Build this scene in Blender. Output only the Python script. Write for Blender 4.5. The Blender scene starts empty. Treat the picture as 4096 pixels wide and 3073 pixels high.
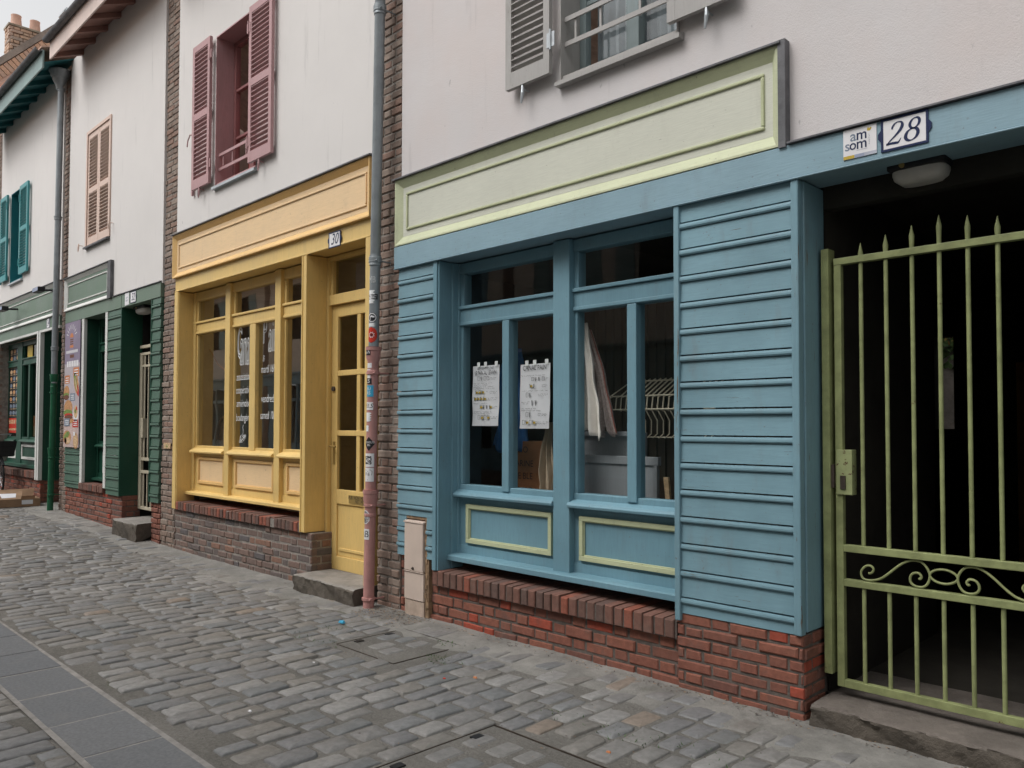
import bpy, bmesh, math, random
import numpy as np
from mathutils import Matrix, Vector
random.seed(7); rng = np.random.default_rng(11)
S = bpy.context.scene; COL = S.collection
PI = math.pi; R = math.radians

# ------------------------------------------------------------------ materials
def _nt(name):
    m = bpy.data.materials.new(name); m.use_nodes = True
    nt = m.node_tree; nt.nodes.clear()
    o = nt.nodes.new('ShaderNodeOutputMaterial'); b = nt.nodes.new('ShaderNodeBsdfPrincipled')
    nt.links.new(b.outputs[0], o.inputs[0])
    g = nt.nodes.new('ShaderNodeNewGeometry')
    return m, nt, b, g.outputs['Position'], o
def _map(nt, pos, sc):
    n = nt.nodes.new('ShaderNodeMapping'); n.inputs['Scale'].default_value = sc
    nt.links.new(pos, n.inputs['Vector']); return n.outputs[0]
def _noise(nt, vec, scale, detail=4, rough=.6):
    n = nt.nodes.new('ShaderNodeTexNoise'); n.inputs['Scale'].default_value = scale
    n.inputs['Detail'].default_value = detail; n.inputs['Roughness'].default_value = rough
    nt.links.new(vec, n.inputs['Vector']); return n.outputs['Fac']
def _range(nt, f, a, b, c=0., d=1., smooth=True):
    n = nt.nodes.new('ShaderNodeMapRange'); n.inputs[1].default_value = a; n.inputs[2].default_value = b
    n.inputs[3].default_value = c; n.inputs[4].default_value = d; n.clamp = True
    if smooth: n.interpolation_type = 'SMOOTHSTEP'
    nt.links.new(f, n.inputs[0]); return n.outputs[0]
def _mix(nt, f, a, b, blend='MIX'):
    n = nt.nodes.new('ShaderNodeMix'); n.data_type = 'RGBA'; n.blend_type = blend
    for i, v in ((0, f), (6, a), (7, b)):
        if hasattr(v, 'links'): nt.links.new(v, n.inputs[i])
        elif isinstance(v, (int, float)): n.inputs[i].default_value = v
        else: n.inputs[i].default_value = (*v, 1) if len(v) == 3 else v
    return n.outputs[2]
def _bump(nt, h, b, strength, dist=.01, prev=None):
    n = nt.nodes.new('ShaderNodeBump'); n.inputs['Strength'].default_value = strength
    n.inputs['Distance'].default_value = dist
    nt.links.new(h, n.inputs['Height'])
    if prev: nt.links.new(prev, n.inputs['Normal'])
    nt.links.new(n.outputs[0], b.inputs['Normal']); return n.outputs[0]
def mul(c, k): return tuple(min(1, x * k) for x in c)

def paint(name, col, rough=.5, var=.12, grain=True, chips=0., chipcol=(.16, .13, .10), dirt=.25, axis='x', bump=.25, spec=.35):
    m, nt, b, pos, o = _nt(name)
    st = {'x': (1, 8, 14), 'z': (10, 8, .8)}[axis]
    v1 = _map(nt, pos, st)
    big = _noise(nt, pos, 1.7, 5, .6)
    c = _mix(nt, _range(nt, big, .25, .75), mul(col, 1 - var), mul(col, 1 + var * .6))
    gr = _noise(nt, v1, 9, 6, .65)
    c = _mix(nt, _range(nt, gr, .35, .75, 0, .35), c, mul(col, .72))
    dn = _noise(nt, _map(nt, pos, (2.2, 2.2, .6)), 3.1, 8, .7)
    c = _mix(nt, _range(nt, dn, .52, .8, 0, dirt), c, mul((.30, .27, .22), .55))
    sp = _noise(nt, pos, 55, 2, .5)
    c = _mix(nt, _range(nt, sp, .70, .76, 0, .5), c, mul((.2, .17, .14), .7))
    if chips > 0:
        ch = _noise(nt, v1, 3.3, 9, .72)
        c = _mix(nt, _range(nt, ch, .73 - chips * .1, .745 - chips * .1), c, chipcol)
    nt.links.new(c, b.inputs['Base Color'])
    rr = _range(nt, big, .3, .7, rough - .08, rough + .12); nt.links.new(rr, b.inputs['Roughness'])
    b.inputs['Specular IOR Level'].default_value = spec
    _bump(nt, gr if grain else _noise(nt, pos, 40, 5, .6), b, bump, .004)
    return m
def stucco(name, col, stain=.35, tint=None):
    m, nt, b, pos, o = _nt(name)
    big = _noise(nt, pos, .55, 6, .62)
    c = _mix(nt, _range(nt, big, .3, .7), mul(col, .96), mul(col, 1.03))
    if tint:
        t = _noise(nt, _map(nt, pos, (.7, 1, .5)), 1.1, 5, .6)
        c = _mix(nt, _range(nt, t, .42, .68, 0, .6), c, tint)
    v = _map(nt, pos, (3.2, 1, .32))
    s = _noise(nt, v, 2.2, 8, .72)
    c = _mix(nt, _range(nt, s, .56, .78, 0, stain), c, mul(col, .52))
    sp = _noise(nt, _map(nt, pos, (1, 1, .45)), 16, 3, .55)
    c = _mix(nt, _range(nt, sp, .71, .77, 0, .55), c, mul(col, .38))
    nt.links.new(c, b.inputs['Base Color']); b.inputs['Roughness'].default_value = .93
    b.inputs['Specular IOR Level'].default_value = .15
    p = _bump(nt, _noise(nt, pos, 7, 6, .6), b, .10, .02)
    _bump(nt, _noise(nt, pos, 120, 4, .7), b, .5, .004, p)
    return m
def ramp_mat(name, stops, rough=.85, nscale=30, bump=.6, dist=.004, dirtcol=(.10, .09, .08), dirt=.4, pale=None):
    """per-stone / per-brick colour from the mesh attribute rnd"""
    m, nt, b, pos, o = _nt(name)
    a = nt.nodes.new('ShaderNodeAttribute'); a.attribute_name = 'rnd'
    r = nt.nodes.new('ShaderNodeValToRGB'); r.color_ramp.interpolation = 'CONSTANT' if len(stops) > 2 else 'LINEAR'
    e = r.color_ramp.elements
    while len(e) < len(stops): e.new(.5)
    for i, (p, c) in enumerate(stops): e[i].position = p; e[i].color = (*c, 1)
    nt.links.new(a.outputs['Fac'], r.inputs[0])
    n1 = _noise(nt, pos, nscale, 6, .68)
    c = _mix(nt, _range(nt, n1, .3, .72, 0, 1), _mix(nt, 1., r.outputs[0], (.72, .72, .72), 'MULTIPLY'), r.outputs[0])
    n2 = _noise(nt, pos, 5.5, 8, .7)
    c = _mix(nt, _range(nt, n2, .50, .75, 0, dirt), c, dirtcol)
    if pale:
        n3 = _noise(nt, pos, 2.3, 8, .75)
        c = _mix(nt, _range(nt, n3, .58, .72, 0, .55), c, pale)
    nt.links.new(c, b.inputs['Base Color']); b.inputs['Roughness'].default_value = rough
    b.inputs['Specular IOR Level'].default_value = .3
    p = _bump(nt, n1, b, bump, dist)
    _bump(nt, _noise(nt, pos, nscale * 5, 3, .6), b, bump * .6, dist * .5, p)
    return m
def plain(name, col, rough=.7, var=.15, scale=6, bump=.2, metal=0., spots=None, bscale=60, spec=.3):
    m, nt, b, pos, o = _nt(name)
    n = _noise(nt, pos, scale, 6, .65)
    c = _mix(nt, _range(nt, n, .3, .7), mul(col, 1 - var), mul(col, 1 + var))
    if spots:
        s = _noise(nt, pos, spots[1], 5, .7)
        c = _mix(nt, _range(nt, s, spots[2], spots[2] + .05), c, spots[0])
    nt.links.new(c, b.inputs['Base Color']); b.inputs['Roughness'].default_value = rough
    b.inputs['Metallic'].default_value = metal; b.inputs['Specular IOR Level'].default_value = spec
    _bump(nt, _noise(nt, pos, bscale, 4, .6), b, bump, .004)
    return m
def glass(name, tint=(.82, .85, .84), ior=1.75):
    m = bpy.data.materials.new(name); m.use_nodes = True; nt = m.node_tree; nt.nodes.clear()
    o = nt.nodes.new('ShaderNodeOutputMaterial'); mx = nt.nodes.new('ShaderNodeMixShader')
    t = nt.nodes.new('ShaderNodeBsdfTransparent'); t.inputs[0].default_value = (*tint, 1)
    g = nt.nodes.new('ShaderNodeBsdfGlossy'); g.inputs['Roughness'].default_value = .015
    f = nt.nodes.new('ShaderNodeFresnel'); geo = nt.nodes.new('ShaderNodeNewGeometry')
    nt.links.new(_range(nt, geo.outputs['Backfacing'], 0, 1, ior, 1 / ior, False), f.inputs[0])
    bp = nt.nodes.new('ShaderNodeBump'); bp.inputs['Strength'].default_value = .03; bp.inputs['Distance'].default_value = .02
    nt.links.new(_noise(nt, geo.outputs['Position'], 3.0, 1, .4), bp.inputs['Height']); nt.links.new(bp.outputs[0], g.inputs['Normal'])
    nt.links.new(f.outputs[0], mx.inputs[0]); nt.links.new(t.outputs[0], mx.inputs[1]); nt.links.new(g.outputs[0], mx.inputs[2])
    nt.links.new(mx.outputs[0], o.inputs[0]); return m
def ground_mat():
    m, nt, b, pos, o = _nt('sandy_joints')
    n = _noise(nt, pos, 1.3, 7, .65)
    c = _mix(nt, _range(nt, n, .3, .7), (.165, .156, .140), (.235, .222, .202))
    f = _noise(nt, pos, 60, 4, .7)
    c = _mix(nt, _range(nt, f, .3, .7, 0, .8), _mix(nt, 1., c, (.68, .68, .68), 'MULTIPLY'), c)
    mo = _noise(nt, pos, 2.1, 8, .72)
    c = _mix(nt, _range(nt, mo, .59, .70, 0, .55), c, (.085, .10, .045))
    gr = _noise(nt, pos, 160, 2, .6)
    c = _mix(nt, _range(nt, gr, .66, .72, 0, .7), c, (.36, .34, .31))
    nt.links.new(c, b.inputs['Base Color']); b.inputs['Roughness'].default_value = .95
    b.inputs['Specular IOR Level'].default_value = .15
    p = _bump(nt, _noise(nt, pos, 14, 6, .7), b, .8, .02)
    _bump(nt, f, b, .9, .008, p)
    return m
def concrete(name, col, moss=.3, bump=.7):
    m, nt, b, pos, o = _nt(name)
    n = _noise(nt, pos, 3, 8, .7)
    c = _mix(nt, _range(nt, n, .28, .72), mul(col, .62), mul(col, 1.15))
    s = _noise(nt, pos, 11, 6, .7)
    c = _mix(nt, _range(nt, s, .55, .75, 0, .5), c, mul(col, .35))
    mo = _noise(nt, pos, 4.3, 6, .7)
    c = _mix(nt, _range(nt, mo, .58, .7, 0, moss), c, (.07, .075, .035))
    f = _noise(nt, pos, 90, 4, .7)
    c = _mix(nt, _range(nt, f, .55, .75, 0, .4), c, mul(col, 1.5))
    nt.links.new(c, b.inputs['Base Color']); b.inputs['Roughness'].default_value = .9
    p = _bump(nt, s, b, bump, .02); _bump(nt, f, b, .6, .006, p)
    return m

M = {}
M['stucco'] = stucco('cream_render', (.67, .645, .625), .5)
M['stucco28'] = stucco('pinkish_render', (.615, .588, .585), .48, tint=(.63, .555, .53))
M['stucco_opp'] = stucco('beige_render', (.66, .60, .52), .25)
M['blue'] = paint('blue_paint', (.185, .318, .375), .5, .15, chips=.72, chipcol=(.12, .13, .125), dirt=.36)
M['bluepeel'] = paint('peeling_blue_paint', (.185, .318, .375), .5, .15, chips=1.0, chipcol=(.13, .11, .09), dirt=.36, axis='z')
M['bluewin'] = paint('blue_window_paint', (.160, .297, .36), .45, .13, axis='z', dirt=.32, chips=.2)
M['bluebeam'] = paint('pale_blue_paint', (.245, .372, .435), .5, .10, chips=.15, dirt=.3)
M['lime'] = paint('pale_lime_paint', (.60, .605, .515), .5, .05, dirt=.18)
M['limetrim'] = paint('lime_trim_paint', (.54, .57, .38), .5, .08)
M['limebead'] = paint('lime_bead_paint', (.50, .53, .33), .5, .08)
M['limemetal'] = plain('lime_gate_paint', (.26, .285, .13), .45, .2, 9, .35, spots=((.12, .05, .02), 11, .665))
M['yellow'] = paint('yellow_paint', (.725, .51, .19), .45, .08, axis='z', dirt=.24)
M['apricot'] = paint('apricot_paint', (.79, .57, .33), .5, .05, dirt=.18)
M['orangetrim'] = paint('orange_trim_paint', (.75, .49, .20), .5, .06, dirt=.2)
M['green'] = paint('green_paint', (.011, .066, .040), .45, .2, dirt=.2)
M['greygreen'] = paint('grey_green_siding_paint', (.07, .135, .098), .5, .12, dirt=.25)
M['sagebeam'] = paint('sage_paint', (.155, .215, .165), .5, .10, dirt=.25)
M['whitetrim'] = paint('white_trim_paint', (.66, .66, .63), .5, .06, axis='z')
M['mauve'] = paint('mauve_paint', (.455, .27, .275), .5, .09, axis='z', dirt=.28)
M['mauvedark'] = paint('dark_rose_paint', (.29, .125, .125), .5, .10, axis='z')
M['grey'] = paint('grey_shutter_paint', (.385, .37, .355), .55, .08, axis='z', dirt=.35)
M['greywin'] = paint('grey_window_paint', (.22, .27, .275), .5, .08, axis='z')
M['teal'] = paint('teal_paint', (.045, .27, .285), .45, .12, axis='z')
M['tealdark'] = paint('dark_teal_paint', (.012, .17, .195), .5, .1, axis='z')
M['peach'] = paint('peach_paint', (.66, .50, .42), .5, .06, axis='z')
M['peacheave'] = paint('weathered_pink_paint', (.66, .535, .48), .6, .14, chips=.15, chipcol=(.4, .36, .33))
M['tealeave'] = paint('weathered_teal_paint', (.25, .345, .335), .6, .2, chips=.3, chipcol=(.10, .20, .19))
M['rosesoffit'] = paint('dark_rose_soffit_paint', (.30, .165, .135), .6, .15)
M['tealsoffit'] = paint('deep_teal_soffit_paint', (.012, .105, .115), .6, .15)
M['lead'] = plain('lead_flashing', (.12, .12, .127), .6, .3, 5, .5)
M['zinc'] = plain('zinc_grey', (.24, .265, .28), .45, .16, 4, .2, metal=.35, spec=.5)
M['zincsill'] = plain('zinc_sill_metal', (.42, .45, .47), .4, .15, 6, .25, metal=.4)
M['castpink'] = plain('pink_iron_paint', (.44, .225, .205), .5, .12, 8, .45, spots=((.20, .10, .085), 22, .68))
M['castgreen'] = plain('green_iron_paint', (.016, .10, .05), .45, .15, 8, .4)
M['palemortar'] = plain('pale_mortar', (.50, .42, .36), .95, .2, 18, .6)
M['mortar'] = plain('lime_mortar', (.25, .225, .20), .95, .25, 18, .9, bscale=110)
M['mortardark'] = plain('dark_mortar', (.125, .105, .092), .95, .25, 18, .9, bscale=110)
M['brickbrown'] = ramp_mat('brown_brick', [(0, (.25, .185, .15)), (.2, (.27, .195, .155)), (.45, (.215, .16, .13)), (.65, (.28, .18, .14)), (.85, (.32, .25, .205))], pale=(.36, .32, .28))
M['brickred'] = ramp_mat('red_brick', [(0, (.235, .098, .07)), (.25, (.255, .10, .07)), (.5, (.19, .085, .065)), (.68, (.28, .11, .075)), (.92, (.37, .08, .048))], dirt=.6, pale=(.20, .165, .14))
M['brickdark'] = ramp_mat('purple_brown_brick', [(0, (.19, .135, .115)), (.35, (.215, .145, .12)), (.62, (.155, .125, .115)), (.78, (.255, .145, .105)), (.92, (.135, .12, .12))], dirt=.35)
M['bricksill'] = ramp_mat('sill_brick', [(0, (.17, .095, .075)), (.3, (.21, .105, .08)), (.6, (.145, .09, .075)), (.8, (.30, .10, .065))], dirt=.5, dirtcol=(.15, .125, .105))
M['brickorange'] = ramp_mat('orange_brick', [(0, (.60, .42, .31)), (.35, (.64, .44, .32)), (.6, (.55, .41, .33)), (.85, (.47, .38, .32))], dirt=.3, dirtcol=(.46, .43, .30))
M['cobble'] = ramp_mat('worn_cobble', [(0, (0.226, 0.219, 0.211)), (.18, (0.245, 0.236, 0.224)), (.36, (0.207, 0.205, 0.205)), (.52, (0.226, 0.227, 0.227)), (.66, (0.234, 0.220, 0.201)), (.78, (0.193, 0.197, 0.197)), (.87, (0.296, 0.287, 0.275)), (.975, (0.266, 0.219, 0.180))], rough=.56, nscale=26, bump=.45, dist=.006, dirtcol=(.165, .155, .138), dirt=.42)
M['slab'] = ramp_mat('grey_stone_slab', [(0, (.172, .178, .186)), (.35, (.185, .19, .197)), (.7, (.165, .172, .182))], rough=.7, nscale=60, bump=.25, dist=.003, dirtcol=(.20, .19, .18), dirt=.35)
M['joint'] = ground_mat()
M['band'] = concrete('worn_concrete', (.235, .225, .205), .25, .5)
M['slabjoint'] = plain('pale_joint_mortar', (.27, .255, .24), .95, .2, 12, .5)
M['stone'] = concrete('weathered_stone', (.27, .25, .225), .3, .9)
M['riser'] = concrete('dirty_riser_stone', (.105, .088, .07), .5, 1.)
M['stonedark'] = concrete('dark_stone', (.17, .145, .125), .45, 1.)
M['tile'] = plain('clay_tile', (.56, .38, .30), .85, .2, 5, .6, bscale=16)
M['glass'] = glass('window_glass', (.95, .96, .95), 1.6)
M['glass2'] = glass('dim_window_glass', (.55, .57, .55), 1.7)
M['glassbright'] = glass('reflective_window_glass', (.72, .72, .70), 4.0)
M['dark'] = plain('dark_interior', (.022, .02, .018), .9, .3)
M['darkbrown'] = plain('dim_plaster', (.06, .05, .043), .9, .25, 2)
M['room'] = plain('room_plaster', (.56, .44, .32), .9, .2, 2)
M['white'] = plain('white_enamel', (.74, .73, .74), .35, .04, 3, .05)
M['paper'] = plain('white_paper', (.66, .66, .69), .85, .05, 5, .1)
M['navy'] = plain('navy_enamel', (.012, .022, .075), .4, .1)
M['ink'] = plain('black_ink', (.02, .02, .022), .6, .1)
M['slate'] = plain('grey_blue_ink', (.18, .22, .28), .5, .1)
M['paleblue'] = plain('pale_blue_ink', (.30, .34, .45), .5, .1)
M['ochre'] = plain('ochre_ink', (.50, .36, .05), .5, .1)
M['chalk'] = plain('white_chalk_paint', (.75, .76, .76), .9, .08)
M['red'] = plain('red_print', (.50, .035, .018), .5, .1)
M['orange'] = plain('orange_print', (.52, .19, .075), .6, .12)
M['cyan'] = plain('cyan_print', (.05, .32, .50), .5, .1)
M['cream'] = paint('cream_gate_paint', (.56, .50, .38), .5, .1, grain=False, dirt=.3)
M['creamwire'] = plain('cream_wire', (.66, .60, .46), .5, .1)
M['beigebox'] = plain('beige_cabinet_plastic', (.58, .475, .405), .55, .06, 3, .25, spots=((.30, .20, .14), 30, .70))
M['beigedirty'] = plain('dirty_cabinet_base', (.46, .36, .29), .65, .18, 9, .3)
M['earth'] = plain('crumbling_mortar', (.27, .18, .11), .95, .35, 14, 1.)
M['lampdiff'] = plain('lamp_diffuser', (.50, .47, .43), .4, .1, 5, .1)
M['black'] = plain('black_plastic', (.018, .018, .02), .5, .2)
M['rubber'] = plain('tyre_rubber', (.02, .02, .02), .8, .2)
M['steel'] = plain('bare_steel', (.52, .52, .53), .3, .1, metal=.8)
M['iron'] = plain('rusty_iron', (.06, .045, .036), .8, .35, 14, .5)
M['brass'] = plain('dull_brass', (.38, .27, .10), .45, .15, metal=.5)
M['cardboard'] = plain('cardboard', (.26, .165, .10), .85, .15, 5, .2)
M['cardboardin'] = plain('kraft_carton', (.24, .11, .05), .85, .15, 5, .2)
M['cloth'] = plain('off_white_cloth', (.82, .78, .73), .95, .06, 8, .2)
M['clothplaid'] = plain('grey_pink_cloth', (.40, .33, .31), .95, .2, 60, .3)
M['clothblue'] = plain('blue_cloth', (.03, .13, .34), .95, .15, 8, .3)
M['clothbeige'] = plain('beige_cloth', (.42, .33, .24), .95, .12, 8, .3)
M['curtain'] = plain('sheer_curtain', (.30, .335, .36), .95, .1, 8, .2)
M['rededge'] = plain('dull_red_edging', (.26, .09, .07), .9, .1)
M['redcurtain'] = plain('red_curtain', (.42, .06, .05), .95, .15, 20, .3)
M['board'] = paint('grey_board', (.25, .265, .28), .6, .12, axis='z')
M['slatback'] = paint('dark_slats', (.095, .08, .06), .7, .2, axis='z')
M['wicker'] = plain('wicker', (.42, .26, .14), .85, .25, 30, .6)
M['leaf'] = plain('ivy_leaf', (.06, .11, .035), .6, .5, 9, .2)
M['leafdry'] = plain('dry_ivy_leaf', (.32, .20, .06), .7, .4, 9, .2)
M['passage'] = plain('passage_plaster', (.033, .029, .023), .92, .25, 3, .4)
M['orangeglow'] = plain('orange_glow_paint', (.45, .20, .045), .8, .2, 2, .2)
M['violet'] = plain('violet_print', (.23, .19, .26), .6, .12, 2.)
M['lilac'] = plain('lilac_print', (.42, .37, .39), .6, .12, 2.)
M['pinkgrey'] = plain('pink_grey_print', (.50, .38, .35), .6, .12, 2.)
M['bun'] = plain('bun_print', (.46, .24, .11), .6, .3, 40)
M['salad'] = plain('salad_print', (.17, .24, .06), .6, .4, 60)
M['meat'] = plain('meat_print', (.15, .06, .035), .6, .4, 50)
M['sauce'] = plain('sauce_print', (.55, .38, .22), .6, .3, 40)
M['paintedglow'] = plain('yellow_panel', (.72, .50, .06), .5, .1)

# ------------------------------------------------------------------ mesh builder
ORG = {}
class MB:
    def __init__(s): s.v = []; s.f = []; s.r = []; s.mi = []; s.cur = 0; s.rv = 0.
    def add(s, vs, fs, rnd=None):
        o = len(s.v); s.v.extend(vs)
        for f in fs: s.f.append(tuple(i + o for i in f)); s.r.append(s.rv if rnd is None else rnd); s.mi.append(s.cur)
        return s
    def box(s, x0, x1, y0, y1, z0, z1, rnd=None):
        return s.add([(x0, y0, z0), (x1, y0, z0), (x1, y1, z0), (x0, y1, z0), (x0, y0, z1), (x1, y0, z1), (x1, y1, z1), (x0, y1, z1)],
              [(0, 3, 2, 1), (4, 5, 6, 7), (0, 1, 5, 4), (1, 2, 6, 5), (2, 3, 7, 6), (3, 0, 4, 7)], rnd)
    def quad(s, a, b, c, d, rnd=None): return s.add([a, b, c, d], [(0, 1, 2, 3)], rnd)
    def rect(s, x0, x1, z0, z1, y): return s.quad((x0, y, z0), (x1, y, z0), (x1, y, z1), (x0, y, z1))
    def prof(s, pts, x0, x1, cap=True):
        """closed (y,z) profile swept along x"""
        n = len(pts); vs = [(x0, p[0], p[1]) for p in pts] + [(x1, p[0], p[1]) for p in pts]
        fs = [(i, (i + 1) % n, n + (i + 1) % n, n + i) for i in range(n)]
        if cap: fs += [tuple(range(n - 1, -1, -1)), tuple(range(n, 2 * n))]
        return s.add(vs, fs)
    def poly(s, pts, y0, y1):
        """(x,z) outline with thickness in y"""
        n = len(pts); vs = [(p[0], y0, p[1]) for p in pts] + [(p[0], y1, p[1]) for p in pts]
        return s.add(vs, [(i, (i + 1) % n, n + (i + 1) % n, n + i) for i in range(n)] + [tuple(range(n - 1, -1, -1)), tuple(range(n, 2 * n))])
    def tube(s, pts, r, seg=8, cap=True, closed=False):
        pts = [Vector(p) for p in pts]; n = len(pts); rs = r if isinstance(r, (list, tuple)) else [r] * n
        vs = []; prev = None
        for i, p in enumerate(pts):
            if closed: d = pts[(i + 1) % n] - pts[i - 1]
            else: d = pts[min(i + 1, n - 1)] - pts[max(i - 1, 0)]
            d = d.normalized() if d.length > 1e-9 else Vector((0, 0, 1))
            if prev is None:
                u = d.cross(Vector((0, 0, 1)));  u = u if u.length > .05 else d.cross(Vector((0, 1, 0)))
            else: u = prev - d * prev.dot(d)
            u.normalize(); w = d.cross(u); prev = u
            for k in range(seg):
                a = 2 * PI * k / seg; vs.append(tuple(p + (u * math.cos(a) + w * math.sin(a)) * rs[i]))
        fs = []
        for i in range(n if closed else n - 1):
            j = (i + 1) % n
            for k in range(seg): fs.append((i * seg + k, i * seg + (k + 1) % seg, j * seg + (k + 1) % seg, j * seg + k))
        if cap and not closed: fs += [tuple(range(seg - 1, -1, -1)), tuple(range((n - 1) * seg, n * seg))]
        return s.add(vs, fs)
    def lathe(s, prof, cx, cy, seg=20):
        """(r,z) profile turned about a vertical axis"""
        vs = []; n = len(prof)
        for r, z in prof:
            for k in range(seg): a = 2 * PI * k / seg; vs.append((cx + r * math.cos(a), cy + r * math.sin(a), z))
        fs = [(i * seg + k, i * seg + (k + 1) % seg, (i + 1) * seg + (k + 1) % seg, (i + 1) * seg + k) for i in range(n - 1) for k in range(seg)]
        fs += [tuple(range(seg - 1, -1, -1)), tuple(range((n - 1) * seg, n * seg))]
        return s.add(vs, fs)
    def ribbon(s, pts, ws, y, wy=0.002):
        """flat stroke with its own width at each point, in the plane y, a few tenths of a millimetre thick"""
        n = len(pts); L = []; Rr = []
        if not isinstance(ws, (list, tuple)): ws = [ws] * n
        for i in range(n):
            a = pts[max(i - 1, 0)]; b = pts[min(i + 1, n - 1)]
            dx, dz = b[0] - a[0], b[1] - a[1]; l = math.hypot(dx, dz) or 1
            nx, nz = -dz / l * ws[i] / 2, dx / l * ws[i] / 2
            L.append((pts[i][0] + nx, y, pts[i][1] + nz)); Rr.append((pts[i][0] - nx, y, pts[i][1] - nz))
        return s.add(L + Rr, [(i, n + i, n + i + 1, i + 1) for i in range(n - 1)])
    def build(s, name, mat, parent=None, bevel=0., smooth=False, label=None):
        me = bpy.data.meshes.new(name)
        off = ORG.get(parent.name, Vector((0, 0, 0))) if parent else Vector((0, 0, 0))
        me.from_pydata([(v[0] - off[0], v[1] - off[1], v[2] - off[2]) for v in s.v], [], s.f)
        for m in (mat if isinstance(mat, (list, tuple)) else [mat]): me.materials.append(m)
        a = me.attributes.new('rnd', 'FLOAT', 'FACE'); a.data.foreach_set('value', np.array(s.r, dtype=np.float32))
        me.polygons.foreach_set('material_index', np.array(s.mi, dtype=np.int32))
        me.update()
        o = bpy.data.objects.new(name, me); COL.objects.link(o)
        if parent: o.parent = parent; ORG[o.name] = off
        if smooth:
            me.polygons.foreach_set('use_smooth', [True] * len(me.polygons))
        bm = bmesh.new(); bm.from_mesh(me); bmesh.ops.recalc_face_normals(bm, faces=bm.faces); bm.to_mesh(me); bm.free()
        if smooth:
            try: me.set_sharp_from_angle(angle=R(38))
            except Exception: pass
        if bevel:
            b = o.modifiers.new('edge', 'BEVEL'); b.width = bevel; b.segments = 2; b.limit_method = 'ANGLE'; b.angle_limit = R(40)
        if label: o['label'] = label
        return o

def tag(o, label, cat, group=None):
    o['label'] = label; o['category'] = cat; o['kind'] = 'thing'
    if group: o['group'] = group
    return o
def thing(name, loc, label, cat, group=None):
    e = bpy.data.objects.new(name, None); e.location = loc; e.empty_display_size = .2; COL.objects.link(e)
    ORG[e.name] = Vector(loc); return tag(e, label, cat, group)
def structure(o): o['kind'] = 'structure'; return o
def group_part(name, parent):
    """an Empty between a thing and its sub-parts (a window, a door)"""
    e = bpy.data.objects.new(name, None); e.empty_display_size = .1; COL.objects.link(e); e.parent = parent
    ORG[e.name] = ORG[parent.name]; return e

_tc = {}
def text_geo(txt, size=1., shear=0., outline=0., space=1., off=0.):
    k = (txt, shear, outline, space, off)
    if k not in _tc:
        c = bpy.data.curves.new('t', 'FONT'); c.body = txt; c.shear = shear; c.align_x = 'CENTER'; c.align_y = 'CENTER'; c.space_character = space
        c.resolution_u = 3; c.offset = off
        if outline: c.fill_mode = 'NONE'; c.bevel_depth = outline; c.bevel_resolution = 0
        o = bpy.data.objects.new('t', c); COL.objects.link(o)
        me = bpy.data.meshes.new_from_object(o.evaluated_get(bpy.context.evaluated_depsgraph_get()))
        _tc[k] = ([tuple(v.co) for v in me.vertices], [tuple(p.vertices) for p in me.polygons])
        bpy.data.objects.remove(o); bpy.data.curves.remove(c); bpy.data.meshes.remove(me)
    return _tc[k]
def text(mb, txt, x, z, y, h, sx=1., shear=0., rot=0., outline=0., space=1., wrap=None, off=0.):
    vs, fs = text_geo(txt, 1., shear, outline, space, off)
    if not vs: return
    k = h / .7; ca, sa = math.cos(rot), math.sin(rot); out = []
    for a, b, c in vs:
        a2, b2 = a * k * sx, b * k
        px, pz = x + a2 * ca - b2 * sa, z + a2 * sa + b2 * ca
        if wrap: out.append(wrap(px, pz, y))
        else: out.append((px, y - (c * k if outline else 0), pz))
    mb.add(out, fs)

# ------------------------------------------------------------------ ground
def gz(x):
    d = np.maximum(0., -9. - np.maximum(x, -24.)); return np.where(d < 1, .0135 * d * d, .027 * d - .0135)
def gzf(x): return float(gz(np.array(float(x))))
g = MB()
xs = sorted(set([-400, -120, -60] + list(np.arange(-34, 6.01, 1.)) + [30, 120, 400])); ys = [-400, -100, -30, -14, -8, -4, -2, 0, 3, 8, 20, 80, 400]
vs = [(x, y, gzf(x) - .0045) for x in xs for y in ys]; n = len(ys)
g.add(vs, [(i * n + j, (i + 1) * n + j, (i + 1) * n + j + 1, i * n + j + 1) for i in range(len(xs) - 1) for j in range(n - 1)])
structure(g.build('ground', M['joint']))
# worn concrete band along the foot of the houses, a low irregular skirt
band = MB(); bx = np.arange(-30, 3.01, .12)
edge = -.42 + .05 * np.sin(bx * 1.9) + .04 * rng.standard_normal(len(bx))
rows = [lambda i: (edge[i], -.011), lambda i: (edge[i] + .05, -.001), lambda i: (-.16, .006), lambda i: (.0, .012), lambda i: (.3, .012)]
vs = []
for r_ in rows:
    for i, x in enumerate(bx): y, z = r_(i); vs.append((x, y, z + gzf(x) + .003 * rng.standard_normal()))
nb = len(bx)
band.add(vs, [(r_ * nb + i, r_ * nb + i + 1, (r_ + 1) * nb + i + 1, (r_ + 1) * nb + i) for r_ in range(4) for i in range(nb - 1)])
structure(band.build('pavement', M['band'], smooth=True))

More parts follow.
